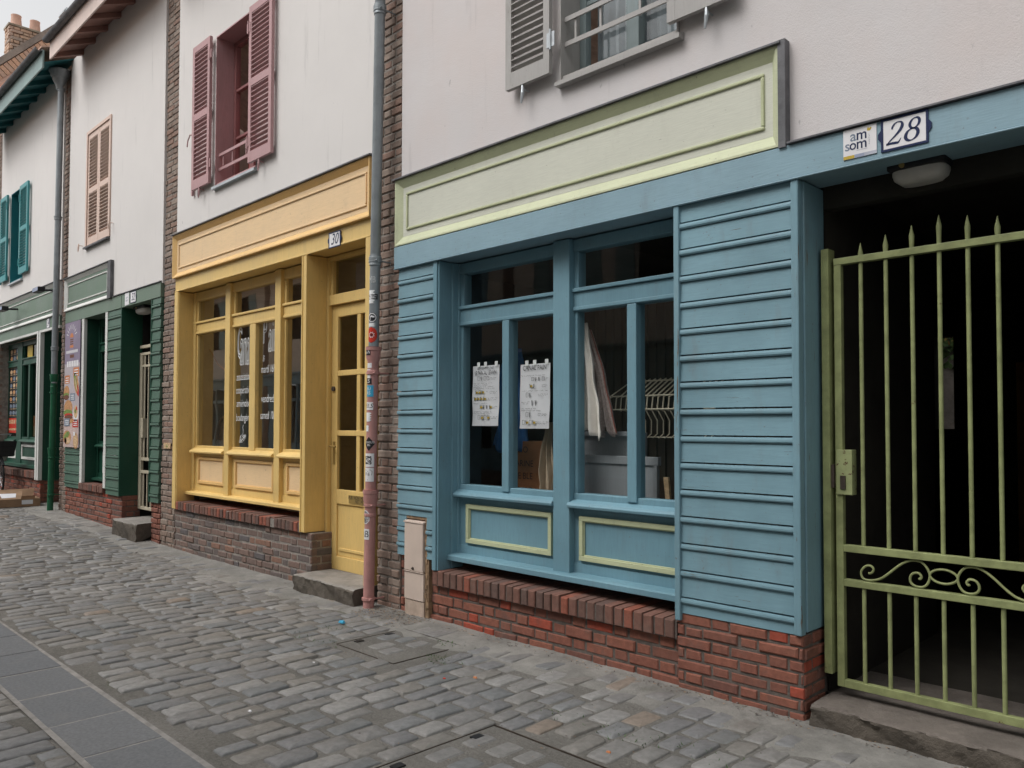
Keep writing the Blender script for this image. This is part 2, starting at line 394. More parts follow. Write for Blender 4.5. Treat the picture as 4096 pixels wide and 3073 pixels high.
# cobbles, one paved surface
COVERS = [(-2.985, -2.20, -1.95, -1.15), (-4.86, -4.20, -.885, -.30)]
NP = 18
def cobble_mesh():
    cx = []; cy = []; lx = []; ly = []; kind = []
    x = -31.
    while x < 3.2:
        w = rng.uniform(.112, .158)
        y = -8.2 + rng.uniform(0, .2)
        while y < -.10:
            L = rng.uniform(.17, .27)
            c0, c1 = x + w / 2, y + L / 2
            ok = not (-2.80 < c1 + L / 2 and c1 - L / 2 < -2.385)
            if not ok and c1 + L / 2 < -2.66: L = -2.79 - y; c1 = y + L / 2; ok = L > .08
            for a in COVERS:
                if a[0] - w * .42 < c0 < a[1] + w * .42 and a[2] - L * .42 < c1 < a[3] + L * .42: ok = False
            if c1 + L / 2 > -.02 or (c1 > -.40 and rng.random() < .35): ok = False
            if ok and rng.random() > .012:
                cx.append(c0); cy.append(c1); lx.append(w); ly.append(L)
            y += L + rng.uniform(.002, .012)
        x += w + rng.uniform(.001, .006)
    cx, cy, lx, ly = map(np.array, (cx, cy, lx, ly)); N = len(cx)
    cx = cx + .018 * np.sin(cy * 1.3 + 1) + .007 * np.sin(cy * 3.7)
    ang = np.arange(NP) * 2 * PI / NP + PI / NP / 2
    ca, sa = np.cos(ang), np.sin(ang); p = .2
    ux = np.sign(ca) * np.abs(ca) ** p; uy = np.sign(sa) * np.abs(sa) ** p
    gap = rng.uniform(.005, .013, N)
    jit = 1 + .075 * rng.standard_normal((N, NP)); jit = (jit + np.roll(jit, 1, 1)) / 2
    ox = ux[None] * (lx / 2 - gap)[:, None] * jit; oy = uy[None] * (ly / 2 - gap)[:, None] * (jit * .5 + .5)
    th = rng.normal(0, .035, N)
    lift = np.clip(rng.normal(.000, .0035, N), -.006, .008)
    near = np.clip((cy + .75) / .45, 0, 1); lift = lift * (1 - near) + (-.004 + .0115 * np.clip((cy + .42) / .3, 0, 1)) * near
    tx, ty = rng.normal(0, .035, N), rng.normal(0, .02, N)
    dome = rng.uniform(.0035, .0075, N) * (1 - .5 * near)
    V = np.zeros((N, NP * 3 + 1, 3)); rings = [(1.05, None), (.985, -.25), (.88, .86)]
    for k, (s, h) in enumerate(rings):
        x_, y_ = ox * s, oy * s
        z_ = np.full((N, NP), -.045) if h is None else (lift[:, None] + h * dome[:, None] + tx[:, None] * x_ + ty[:, None] * y_ + .0011 * rng.standard_normal((N, NP)))
        V[:, k * NP:(k + 1) * NP, 0] = x_; V[:, k * NP:(k + 1) * NP, 1] = y_; V[:, k * NP:(k + 1) * NP, 2] = z_
    V[:, -1, 2] = lift + dome
    c, s_ = np.cos(th)[:, None], np.sin(th)[:, None]
    X = V[..., 0] * c - V[..., 1] * s_ + cx[:, None]; Y = V[..., 0] * s_ + V[..., 1] * c + cy[:, None]
    V[..., 0] = X; V[..., 1] = Y; V[..., 2] += gz(cx)[:, None]
    quads = []
    for k in range(2):
        for i in range(NP): quads.append((k * NP + i, k * NP + (i + 1) % NP, (k + 1) * NP + (i + 1) % NP, (k + 1) * NP + i))
    tris = [(2 * NP + i, 2 * NP + (i + 1) % NP, 3 * NP) for i in range(NP)]
    nv = NP * 3 + 1
    base = (np.arange(N) * nv)[:, None]
    q = (np.array(quads).reshape(1, -1) + base).reshape(N, -1); t = (np.array(tris).reshape(1, -1) + base).reshape(N, -1)
    loops = np.concatenate([q, t], 1).reshape(-1)
    per = np.array([4] * len(quads) + [3] * len(tris)); tot = np.tile(per, N); start = np.concatenate([[0], np.cumsum(tot)[:-1]])
    me = bpy.data.meshes.new('cobbled_road')
    me.vertices.add(N * nv); me.vertices.foreach_set('co', V.reshape(-1).astype(np.float32))
    me.loops.add(len(loops)); me.loops.foreach_set('vertex_index', loops.astype(np.int32))
    me.polygons.add(len(tot)); me.polygons.foreach_set('loop_start', start.astype(np.int32))
    try: me.polygons.foreach_set('loop_total', tot.astype(np.int32))
    except Exception: pass
    me.update(calc_edges=True); me.validate()
    me.polygons.foreach_set('use_smooth', [True] * len(me.polygons))
    rv = np.repeat(rng.random(N), len(per)).astype(np.float32)
    a = me.attributes.new('rnd', 'FLOAT', 'FACE'); a.data.foreach_set('value', rv)
    me.materials.append(M['cobble']); me.update()
    o = bpy.data.objects.new('cobbled_road', me); COL.objects.link(o); return structure(o)
cobble_mesh()
# strip of sawn slabs
sl = MB(); sl.cur = 0; sl.box(-31, 3.2, -2.795, -2.39, -.06, -.003)
x = -31.
sl2 = MB()
while x < 3.:
    L = rng.uniform(.50, .60); y0, y1 = -2.775 + rng.uniform(-.006, .006), -2.41 + rng.uniform(-.006, .006)
    z = gzf(x + L / 2) + .004 + rng.uniform(-.002, .002)
    sl2.box(x + .008, x + L - .008, y0, y1, z - .05, z, rng.random()); x += L
# the joint bed follows the rise of the street
sl = MB(); bxs = np.arange(-31, 3.3, .5)
for a, b in zip(bxs[:-1], bxs[1:]):
    za, zb = gzf(a) + .0014, gzf(b) + .0014
    sl.quad((a, -2.80, za), (b, -2.80, zb), (b, -2.385, zb), (a, -2.385, za))
structure(sl.build('path', M['slabjoint'])); structure(sl2.build('path', M['slab'], bevel=.004))

# paved inspection covers
def cover(c, label):
    x0, x1, y0, y1 = c; t = thing('inspection_cover', ((x0 + x1) / 2, (y0 + y1) / 2, 0), label, 'manhole cover', 'paved inspection covers')
    fr = MB()
    for k in (0,):
        a, b, c_, d = x0 + k, x1 - k, y0 + k, y1 - k; w = .0028
        fr.box(a, b, c_, c_ + w, -.03, .001); fr.box(a, b, d - w, d, -.03, .004)
        fr.box(a, a + w, c_ + w, d - w, -.03, .001); fr.box(b - w, b, c_ + w, d - w, -.03, .001)
    fr.build('frame', M['iron'], t)
    p = MB(); p.box(x0 + .008, x1 - .008, y0 + .008, y1 - .008, -.04, -.001); p.build('filling', M['joint'], t)
    st = MB()
    xx = x0 + .05
    while xx < x1 - .16:
        yy = y0 + .05 + rng.uniform(0, .06)
        while yy < y1 - .22:
            if rng.random() < .8:
                w, l = rng.uniform(.10, .13), rng.uniform(.15, .2); pts = []
                for i in range(10):
                    a = 2 * PI * (i + .5) / 10; pts.append((xx + w / 2 + math.copysign(abs(math.cos(a)) ** .28, math.cos(a)) * w / 2, yy + l / 2 + math.copysign(abs(math.sin(a)) ** .28, math.sin(a)) * l / 2))
                st.rv = rng.random(); m_ = (xx + w / 2, yy + l / 2)
                st.add([(a, b, -.003) for a, b in pts] + [(m_[0] + (a - m_[0]) * .8, m_[1] + (b - m_[1]) * .8, .0045) for a, b in pts],
                       [(i, (i + 1) % 10, 10 + (i + 1) % 10, 10 + i) for i in range(10)] + [tuple(range(10, 20))])
            yy += .23
        xx += .15
    st.build('paving', M['cobble'], t)
    kh = MB()
    for (a, b) in ((x0 + .05, y0 + .12), (x0 + .05, y1 - .2)): kh.box(a - .012, a + .03, b, b + .06, -.01, .006)
    kh.build('keyhole', M['black'], t)
cover(COVERS[0], 'large square cover filled with setts at the bottom edge of the photo, nearest the camera')
cover(COVERS[1], 'smaller square cover filled with setts beside the beige meter cabinet')

# ------------------------------------------------------------------ bricks
def brick_face(mb, x0, x1, z0, z1, y, bl=.215, bh=.058, j=.013, depth=.06, off=0., rough=.004, hdr=True, side=None, chip=0.):
    """courses of real bricks on a wall facing -y (or facing +x when side=x)"""
    z = z0; row = 0
    if z1 - z0 < .03: return
    nrow = max(1, round((z1 - z0) / (bh + j))); h = (z1 - z0) / nrow - j
    for row in range(nrow):
        z = z0 + row * (h + j) + j / 2
        P = bl + (bl - j) / 2 + 2 * j if hdr else bl + j
        p = x0 - (P / 2 if row % 2 else 0) - P + off % P; k = 0
        while p < x1 - .004:
            L = bl if (k % 2 == 0 or not hdr) else (bl - j) / 2
            a, b = max(p, x0), min(p + L, x1)
            if b - a > .018:
                mb.rv = rng.random()
                e = .005 + rng.uniform(0, .004); dy = rng.normal(0, rough); zz = z + rng.normal(0, .0015); hh = h + rng.normal(0, .0015)
                if chip and rng.random() < chip: dy += rng.uniform(.001, .003)
                dy = min(dy, .0035)
                q = [rng.normal(0, .0022) for _ in range(8)]
                o1 = [(a, y + depth, zz), (b, y + depth, zz), (b, y + depth, zz + hh), (a, y + depth, zz + hh)]
                o2 = [(a + q[0], y + dy + e, zz + q[1]), (b + q[2], y + dy + e, zz + q[3]), (b + q[4], y + dy + e, zz + hh + q[5]), (a + q[6], y + dy + e, zz + hh + q[7])]
                o3 = [(a + e, y + dy, zz + e), (b - e, y + dy, zz + e), (b - e, y + dy, zz + hh - e), (a + e, y + dy, zz + hh - e)]
                vv = o1 + o2 + o3
                if side is not None: vv = [(side - (v[1] - y) , v[0], v[2]) for v in vv]
                mb.add(vv, [(0, 1, 5, 4), (1, 2, 6, 5), (2, 3, 7, 6), (3, 0, 4, 7), (4, 5, 9, 8), (5, 6, 10, 9), (6, 7, 11, 10), (7, 4, 8, 11), (8, 9, 10, 11)])
            p += L + j; k += 1
def header_ledge(mb, x0, x1, zt, h, y0, y1, w=.063, j=.012):
    x = x0
    while x < x1 - .02:
        b = min(x + w + rng.normal(0, .002), x1); mb.rv = rng.random(); d = rng.normal(0, .004); e = .006; t = rng.normal(0, .003)
        yb = y0 + d
        mb.add([(x, y1, zt - h), (b, y1, zt - h), (b, y1, zt + .012), (x, y1, zt + .012), (x + e, yb, zt - h + e), (b - e, yb, zt - h + e), (b - e, yb, zt - e + t), (x + e, yb, zt - e + t),
                (x, yb + e, zt - h), (b, yb + e, zt - h), (b, yb + e, zt + t), (x, yb + e, zt + t)],
               [(0, 1, 9, 8), (1, 2, 10, 9), (2, 3, 11, 10), (3, 0, 8, 11), (4, 5, 6, 7), (8, 9, 5, 4), (9, 10, 6, 5), (10, 11, 7, 6), (11, 8, 4, 7)])
        x = b + j
def pillar(x0, x1, zt, label):
    zb = gzf((x0 + x1) / 2) - .02
    t = thing('brick_pillar', ((x0 + x1) / 2, .1, zb), label, 'pillar', 'brick pillars between the houses')
    c = MB(); c.box(x0 + .008, x1 - .008, .030, .34, zb, zt); c.build('mortar', M['mortar'], t)
    b = MB()
    z = zb
    brick_face(b, x0, x1, zb, min(zt, 3.5), 0.020, rough=.004, chip=.2, bl=(x1 - x0) * .62 if x1 - x0 < .4 else .215)
    brick_face(b, x0 + .01, x1 - .01, min(zt, 3.5), zt, 0.021, rough=.003, chip=.1, bl=(x1 - x0) * .62 if x1 - x0 < .4 else .215)
    b.build('brickwork', M['brickbrown'], t)
    return t
pillar(-5.655, -5.338, 7.35, 'brick pillar behind the pink based downpipe, between yellow and blue shopfronts')
pillar(-10.30, -9.895, 7.35, 'brick pillar between the yellow shopfront and the green clad house')
pillar(-14.51, -14.165, 7.35, 'narrow brick pillar behind the green based downpipe beside the food banner')
pillar(-18.86, -18.53, 7.6, 'brick pillar at the left edge of the photo past the teal shutters')

# ------------------------------------------------------------------ shared builders
def siding(x0, x1, lines, ztop, zbot, mat, parent, yb=.0, lean=.009):
    """drop-board cladding; lines = heights of the shadow grooves"""
    mb = MB(); zs = list(lines); tops = [ztop] + [z - .036 for z in zs]; 
    for i, z in enumerate(zs + [None]):
        top = tops[i]
        d = rng.normal(0, .0015)
        if z is None:
            if top - zbot > .01: mb.prof([(yb + .03, top), (yb - .002, top), (yb - lean * .6, zbot), (yb + .03, zbot)], x0, x1)
            break
        mb.prof([(yb + .03, top), (yb - .002 + d, top), (yb - lean + d, z + .008), (yb + .03, z + .008)], x0, x1)
        mb.prof([(yb + .03, z - .001), (yb - lean - .001 + d, z - .001), (yb - lean - .006 + d, z - .002), (yb - lean - .009 + d, z - .014), (yb - lean - .009 + d, z - .024), (yb - lean - .004 + d, z - .032), (yb + .03, z - .0355)], x0, x1)
    return mb.build('siding', mat, parent)
def tray(parent, x0, x1, z0, z1, b, yf, yb, mframe, mpanel, mbead, lead=True, leadend=None):
    """name board: splayed border, sunk panel, raised bead, lead flashing on top"""
    f = MB()
    bt = min(b, .07); X0, X1, Z0, Z1 = x0 + b, x1 - b * .6, z0 + b, z1 - bt
    l = .012
    f.quad((x0, yf, z0), (x0 + l, yf, z0 + l), (x0 + l, yf, z1 - l), (x0, yf, z1)); f.quad((x1 - l, yf, z0 + l), (x1, yf, z0), (x1, yf, z1), (x1 - l, yf, z1 - l))
    f.quad((x0, yf, z0), (x1, yf, z0), (x1 - l, yf, z0 + l), (x0 + l, yf, z0 + l)); f.quad((x0 + l, yf, z1 - l), (x1 - l, yf, z1 - l), (x1, yf, z1), (x0, yf, z1))
    a = [(x0 + l, yf, z0 + l), (x1 - l, yf, z0 + l), (x1 - l, yf, z1 - l), (x0 + l, yf, z1 - l)]
    c = [(X0, yb, Z0), (X1, yb, Z0), (X1, yb, Z1), (X0, yb, Z1)]
    for i in range(4): f.quad(a[i], a[(i + 1) % 4], c[(i + 1) % 4], c[i])
    f.quad((x0, yf, z0), (x0, yf, z1), (x0, .05, z1), (x0, .05, z0)); f.quad((x1, yf, z0), (x1, .05, z0), (x1, .05, z1), (x1, yf, z1))
    f.quad((x0, yf, z0), (x0, .05, z0), (x1, .05, z0), (x1, yf, z0)); f.quad((x0, yf, z1), (x1, yf, z1), (x1, .05, z1), (x0, .05, z1))
    nb = f.build('name_board', mframe, parent)
    p = MB(); p.box(X0 - .002, X1 + .002, yb - .002, yb + .03, Z0 - .002, Z1 + .002); p.build('panel', mpanel, nb)
    bd = MB(); q = .045; w = .02
    for (u0, u1, v0, v1) in ((X0 + q, X1 - q, Z0 + q, Z0 + q + w), (X0 + q, X1 - q, Z1 - q - w, Z1 - q), (X0 + q, X0 + q + w, Z0 + q + w, Z1 - q - w), (X1 - q - w, X1 - q, Z0 + q + w, Z1 - q - w)):
        bd.box(u0, u1, yb - .014, yb + .0, v0, v1)
    bd.build('beading', mbead, nb, bevel=.006)
    if lead:
        e = MB(); e.prof([(yf - .02, z1 + .002), (yf - .02, z1 + .013), (.02, z1 + .028), (.02, z1 + .004)], x0 - .02, x1 + .02)
        if leadend: e.box(x1 + .004, x1 + leadend, yf - .008, .03, z0 - .012, z1 + .02)
        e.build('flashing', M['lead'], parent)
    return nb
def wall(parent, x0, x1, z0, z1, y, holes, mat, name='wall', t=.2):
    """rendered wall with real openings"""
    xs_ = sorted({x0, x1, *[h[0] for h in holes], *[h[1] for h in holes]}); zs_ = sorted({z0, z1, *[h[2] for h in holes], *[h[3] for h in holes]})
    mb = MB()
    def hole(a, b): return any(h[0] < a < h[1] and h[2] < b < h[3] for h in holes)
    for i in range(len(xs_) - 1):
        for k in range(len(zs_) - 1):
            if not hole((xs_[i] + xs_[i + 1]) / 2, (zs_[k] + zs_[k + 1]) / 2):
                for yy in (y, y + t):
                    mb.rect(xs_[i], xs_[i + 1], zs_[k], zs_[k + 1], yy)
    for h in holes:
        for (a, b) in (((h[0], h[2]), (h[0], h[3])), ((h[0], h[3]), (h[1], h[3])), ((h[1], h[3]), (h[1], h[2])), ((h[1], h[2]), (h[0], h[2]))):
            mb.quad((a[0], y, a[1]), (b[0], y, b[1]), (b[0], y + t, b[1]), (a[0], y + t, a[1]))
    for (a, b) in (((x0, z0), (x0, z1)), ((x0, z1), (x1, z1)), ((x1, z1), (x1, z0)), ((x1, z0), (x0, z0))):
        mb.quad((a[0], y, a[1]), (b[0], y, b[1]), (b[0], y + t, b[1]), (a[0], y + t, a[1]))
    return mb.build(name, mat, parent)
def shutter(parent, x0, x1, z0, z1, y, mat, zm=None, th=.034, hinge=None, hmat=None, lbl=None):
    mb = MB(); s = .055 if x1 - x0 < .5 else .06; rb, rt = .115, .075
    zm = zm or (z0 + (z1 - z0) * .49)
    mb.box(x0, x0 + s, y - th, y, z0, z1); mb.box(x1 - s, x1, y - th, y, z0, z1)
    for a, b in ((z0, z0 + rb), (zm - .04, zm + .04), (z1 - rt, z1)): mb.box(x0 + s, x1 - s, y - th + .001, y - .001, a, b)
    for a, b in ((z0 + rb, zm - .04), (zm + .04, z1 - rt)):
        n = int((b - a) / .05)
        for i in range(n):
            z = a + (i + .5) * (b - a) / n
            mb.prof([(y - th + .001, z + .007), (y - th + .001, z + .014), (y - .003, z - .003), (y - .003, z - .009)], x0 + s - .004, x1 - s + .004)
    o = mb.build('shutter', mat, parent, bevel=0.)
    if lbl: o['label'] = lbl
    if hinge is not None:
        for zz in (z0 + .22, z1 - .22):
            h = MB(); h.tube([(hinge, y - th - .006, zz - .07), (hinge, y - th - .006, zz + .07)], .009, 8); h.box(hinge - .035, hinge + .035, y - th - .004, y - th + .001, zz - .05, zz + .05); h.build('hinge', hmat or mat, o)
    return o
def upper_window(parent, x0, x1, z0, z1, mrev, mfr, msill, depth=.2, bars=None, bmat=None, rails=(.33, .66), lbl=None):
    w = group_part('upper_window', parent)
    if lbl: w['label'] = lbl
    r = MB(); t = .012
    r.box(x0 + .001, x0 + t, -.006, depth + .06, z0, z1); r.box(x1 - t, x1 - .001, -.006, depth + .06, z0, z1)
    r.box(x0 + t, x1 - t, -.006, depth + .06, z1 - .014, z1 - .001); r.box(x0 + t, x1 - t, .01, depth + .06, z0 + .001, z0 + .03)
    r.build('reveal', mrev, w)
    f = MB(); y = depth; a, b, c, d = x0 + t, x1 - t, z0 + .03, z1 - .014; fw = .055
    f.box(a, a + fw, y, y + .06, c, d); f.box(b - fw, b, y, y + .06, c, d); f.box(a + fw, b - fw, y, y + .06, d - fw, d); f.box(a + fw, b - fw, y, y + .06, c, c + fw + .02)
    m = (a + b) / 2; f.box(m - .05, m + .05, y - .012, y + .058, c + fw + .02, d - fw)
    for q in rails:
        zz = c + (d - c) * q
        for u0, u1 in ((a + fw, m - .05), (m + .05, b - fw)): f.box(u0, u1, y + .006, y + .05, zz - .015, zz + .015)
    f.build('frame', mfr, w, bevel=.004)
    g_ = MB(); g_.rect(a + .02, b - .02, c + .02, d - .02, y + .035); g_.build('pane', M['glass'], w)
    s = MB(); s.prof([(-.045, z0 - .048), (-.045, z0 - .02), (.012, z0 - .002), (.012, z0 - .048)], x0 - .01, x1 + .03); s.build('sill', msill, w)
    if bars:
        bb = MB()
        for zz in bars: bb.box(x0 + .013, x1 - .013, .03, .042, zz - .016, zz + .016)
        n = 3
        for i in range(1, n): 
            xx = x0 + (x1 - x0) * i / n; bb.box(xx - .008, xx + .008, .043, .052, min(bars) - .016, max(bars) + .016)
        xx = x0 + .1; bb.box(xx - .008, xx + .008, .043, .052, min(bars) - .016, max(bars) + .016)
        bb.build('guard_bar', bmat or mrev, w)
    return w
def tieback(parent, x, z, mat):
    m = MB(); m.tube([(x, .01, z), (x, -.05, z), (x, -.055, z + .02)], .006, 6); m.tube([(x, -.055, z + .025), (x + .004, -.06, z - .03), (x - .006, -.062, z - .10)], [.009, .013, .006], 8)
    m.build('shutter_catch', mat, parent)
def eaves(parent, x0, x1, mf, ms, n0=None, gut=True):
    """fascia board, sloped soffit, rafters, gutter and tiled roof"""
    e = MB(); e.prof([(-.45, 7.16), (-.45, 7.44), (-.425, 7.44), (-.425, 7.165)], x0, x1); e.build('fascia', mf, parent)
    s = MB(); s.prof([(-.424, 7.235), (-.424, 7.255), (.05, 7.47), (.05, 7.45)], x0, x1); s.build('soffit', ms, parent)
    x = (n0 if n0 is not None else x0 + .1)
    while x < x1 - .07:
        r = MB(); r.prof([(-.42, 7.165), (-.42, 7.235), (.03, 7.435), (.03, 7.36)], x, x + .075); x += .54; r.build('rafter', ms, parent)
    if gut:
        g_ = MB(); pts = []
        for k in range(9):
            a = PI + PI * k / 8; pts.append((-.50 + .055 * math.cos(a), 7.455 + .05 * math.sin(a)))
        for k in range(9):
            a = 2 * PI - PI * k / 8; pts.append((-.50 + .047 * math.cos(a), 7.455 + .042 * math.sin(a)))
        g_.prof(pts, x0 - .02, x1 + .0); g_.build('gutter', M['lead'], parent, smooth=True)
    t = MB(); y0, zz0, y1, zz1 = -.47, 7.445, 3.6, 9.55
    n = 22
    for i in range(n):
        a, b = i / n, (i + 1) / n
        ya, za, yb, zb = y0 + (y1 - y0) * a, zz0 + (zz1 - zz0) * a, y0 + (y1 - y0) * b + .03, zz0 + (zz1 - zz0) * b + .015
        t.prof([(ya, za + .03), (ya, za + .052), (yb, zb + .02), (yb, zb)], x0, x1)
    t.prof([(3.6, 9.58), (7.6, 7.48), (7.6, 7.44), (3.6, 9.53)], x0, x1)
    t.build('roof', M['tile'], parent)
def room(parent, x0, x1, y0, y1, z0, z1, mat, fmat=None):
    """shell of a room behind the shop glass"""
    r = MB(); r.quad((x0, y1, z0), (x1, y1, z0), (x1, y1, z1), (x0, y1, z1))
    r.quad((x0, y0, z0), (x0, y1, z0), (x0, y1, z1), (x0, y0, z1)); r.quad((x1, y0, z0), (x1, y1, z0), (x1, y1, z1), (x1, y0, z1))
    r.quad((x0, y0, z1), (x1, y0, z1), (x1, y1, z1), (x0, y1, z1)); r.quad((x0, y0, z0), (x1, y0, z0), (x1, y1, z0), (x0, y1, z0))
    return r.build('shop_room', mat, parent)
def shop_frame(parent, posts, mulls, bays, z, yfr, yg, ymf, mat, tr, ysill=.13):
    """timber shop window: bays = (x0,x1,[light splits]), z = dict of rail heights"""
    w = group_part('shop_window', parent); f = MB(); yb = yg + .05
    for a, b in posts: f.box(a, b, yfr - .012, yb, z['base'], z['top'])
    for a, b in mulls: f.box(a, b, ymf, yb, z['base'], z['top'] - .002)
    for a, b, sp in bays:
        for lo, hi, y in ((z['t1'], z['top'] - .004, yfr - .004), (z['r1'], z['t0'] - .012, yfr), (z['p0'] - .085, z['p0'], yfr)): f.box(a, b, y, yb, lo, hi)
        f.box(a, b, yfr - .018, yfr + .012, z['t0'] - .01, z['t0'] + .016)      # drip of the top light
        f.box(a, b, yfr + .012, yb, z['t0'] - .016, z['t0'])
        f.box(a, a + .04, yfr + .006, yb, z['t0'], z['t1']); f.box(b - .04, b, yfr + .006, yb, z['t0'], z['t1'])
        f.box(a, a + .028, yfr + .008, yb, z['p0'], z['r1']); f.box(b - .028, b, yfr + .008, yb, z['p0'], z['r1'])
        f.box(a, b, yfr - .010, yfr - .001, z['r1'] + .004, z['r1'] + .030)
        for s0, s1 in sp:
            f.box(s0, s1, yfr - .012, yb, z['p0'] - .03, z['r1'] - .0)
    f.build('frame', mat, w, bevel=.005)
    g_ = MB(); s = MB(); ri = MB()
    for a, b, sp in bays:
        g_.rect(a + .038, b - .038, z['t0'] - .0, z['t1'], yg)
        e = [a + .026] + [v for p in sp for v in (p[0] + .002, p[1] - .002)] + [b - .026]
        for i in range(0, len(e), 2): g_.rect(e[i], e[i + 1], z['p0'] - .002, z['r1'] + .002, yg)
        s.prof([(ysill, z['s0']), (ysill - .004, z['s0'] + .018), (ysill + .01, z['s0'] + .034), (yfr + .02, z['s1']), (yfr + .02, z['s0'])], a - .012, b + .0)
        ri.box(a, b, yfr + .012, yb, z['base'], z['s0'])
        ri.box(a, b, yfr + .002, yfr + .012, z['s0'] - .035, z['s0']); ri.box(a, b, yfr + .002, yfr + .012, z['base'], z['base'] + .075)
    g_.build('pane', tr, w); s.build('sill', mat, w, bevel=.003); ri.build('stall_riser', mat, w)
    return w
def mould(mb, x0, x1, z0, z1, y, w=.03, d=.02):
    for (u0, u1, v0, v1) in ((x0, x1, z0, z0 + w), (x0, x1, z1 - w, z1), (x0, x0 + w, z0 + w, z1 - w), (x1 - w, x1, z0 + w, z1 - w)):
        mb.box(u0, u1, y - d, y, v0, v1)
    for (u0, u1, v0, v1) in ((x0 + w, x1 - w, z0 + w, z0 + w + .008), (x0 + w, x1 - w, z1 - w - .008, z1 - w), (x0 + w, x0 + w + .008, z0 + w + .008, z1 - w - .008), (x1 - w - .008, x1 - w, z0 + w + .008, z1 - w - .008)):
        mb.box(u0, u1, y - d * .5, y, v0, v1)

# ================================================================== HOUSE 28, blue shopfront
h28 = thing('terraced_house', (-2.2, .3, 0), 'white rendered house with a blue clapboard shopfront and pale lime name board, nearest the camera', 'house', 'terraced houses in the row')
wall(h28, -5.33, 1.9, 3.0, 7.435, .012, [(-3.56, -2.62, 3.85, 5.55), (-1.30, -.36, 3.85, 5.55)], M['stucco28'])
nb28 = tray(h28, -5.36, -1.985, 3.004, 3.55, .076, -.034, .0, M['limetrim'], M['lime'], M['limebead'], leadend=.045)
m = MB(); m.prof([(-.03, 2.82), (-.03, 3.0), (.25, 3.0), (.25, 2.82)], -5.375, 1.9); m.prof([(-.036, 2.812), (-.036, 2.822), (-.012, 2.822), (-.012, 2.812)], -5.375, 1.9)
m.build('fascia', M['bluebeam'], h28, bevel=.006)
m = MB(); m.prof([(-.05, 3.003), (-.05, 3.012), (.02, 3.03), (.02, 3.003)], -1.93, 1.9); m.build('flashing', M['lead'], h28)
LL = [2.712 - .1523 * i for i in range(13)]
siding(-5.335, -4.876, [z for z in LL if z > .80], 2.815, .80, M['blue'], h28)
# boards cut round the meter cabinet
siding(-5.335, -5.225, [LL[12] + .0, .70, .575][1:], .80, .475, M['blue'], h28); siding(-4.955, -4.876, [.70, .575], .80, .475, M['blue'], h28)
RL = [2.706 - .1553 * i for i in range(15)]
siding(-2.612, -1.924, RL, 2.815, .443, M['blue'], h28)
m = MB(); m.box(-4.878, -4.832, -.018, .24, .40, 2.814); m.box(-4.832, -4.816, -.006, .24, .40, 2.814); m.box(-4.845, -4.80, .12, .24, .41, 2.812); m.build('pilaster', M['bluewin'], h28, bevel=.005)
m = MB(); m.box(-2.648, -2.612, -.026, .24, .40, 2.814); m.build('pilaster', M['bluepeel'], h28, bevel=.005)
m = MB(); m.box(-1.926, -1.884, -.024, .03, .443, 2.814); m.box(-1.90, -1.876, .03, .27, .455, 2.812); m.build('pilaster', M['bluepeel'], h28, bevel=.006)
w28 = shop_frame(h28, [(-4.815, -4.785)], [(-3.75, -3.60)], [(-4.785, -3.75, [(-4.294, -4.222)]), (-3.60, -2.645, [(-3.137, -3.063)])],
    dict(top=2.812, t1=2.725, t0=2.452, r1=2.31, p0=1.063, s0=.968, s1=1.03, base=.515), .185, .222, .14, M['bluewin'], M['glass'], .125)
m = MB(); m.prof([(.085, .475), (.085, .512), (.10, .52), (.26, .532), (.26, .475)], -4.83, -2.646); m.build('sill', M['bluewin'], w28, bevel=.003)
for a, b in ((-4.70, -3.80), (-3.545, -2.68)):
    m = MB(); mould(m, a, b, .612, .912, .196, .032, .022); m.build('beading', M['limebead'], w28, bevel=.003)
m = MB(); m.box(-4.89, -2.64, .037, .36, 0, .28); m.box(-4.885, -2.65, -.002, .40, .283, .388); m.box(-5.33, -4.895, .043, .36, 0, .52); m.box(-2.638, -1.888, .004, .36, 0, .444); m.build('mortar', M['mortardark'], h28)
m = MB(); brick_face(m, -4.90, -2.63, -.02, .285, .03, rough=.004, chip=.04); brick_face(m, -5.335, -4.89, -.02, .50, .035, rough=.006, chip=.1)
brick_face(m, -2.645, -1.885, -.02, .445, -.004, rough=.004, chip=.06); brick_face(m, .008, .25, -.02, .445, 0, side=-1.882, off=.1, rough=.003)
m.build('plinth', M['brickred'], h28)
m = MB(); header_ledge(m, -4.885, -2.645, .398, .112, -.012, .36); m.build('brick_sill', M['bricksill'], h28)
upper_window(h28, -3.56, -2.62, 3.85, 5.55, M['grey'], M['greywin'], M['grey'], .19, bars=(4.105, 4.275), lbl='grey window with a net curtain')
shutter(h28, -4.02, -3.60, 3.90, 5.55, -.032, M['grey'], hinge=-3.585, hmat=M['zincsill']); shutter(h28, -2.66, -2.22, 3.90, 5.55, -.032, M['grey'], hinge=-2.66, hmat=M['zincsill'])
tieback(h28, -3.86, 3.87, M['zincsill']); tieback(h28, -2.40, 3.88, M['zincsill'])
upper_window(h28, -1.30, -.36, 3.85, 5.55, M['grey'], M['greywin'], M['grey'], .19, bars=(4.105, 4.275))
shutter(h28, -.34, .10, 3.90, 5.55, -.032, M['grey'], hinge=-.34); shutter(h28, -1.76, -1.33, 3.90, 5.55, -.032, M['grey'], hinge=-1.33)
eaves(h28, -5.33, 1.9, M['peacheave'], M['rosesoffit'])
room(h28, -5.30, -2.15, .30, 2.1, .25, 2.85, M['darkbrown'])
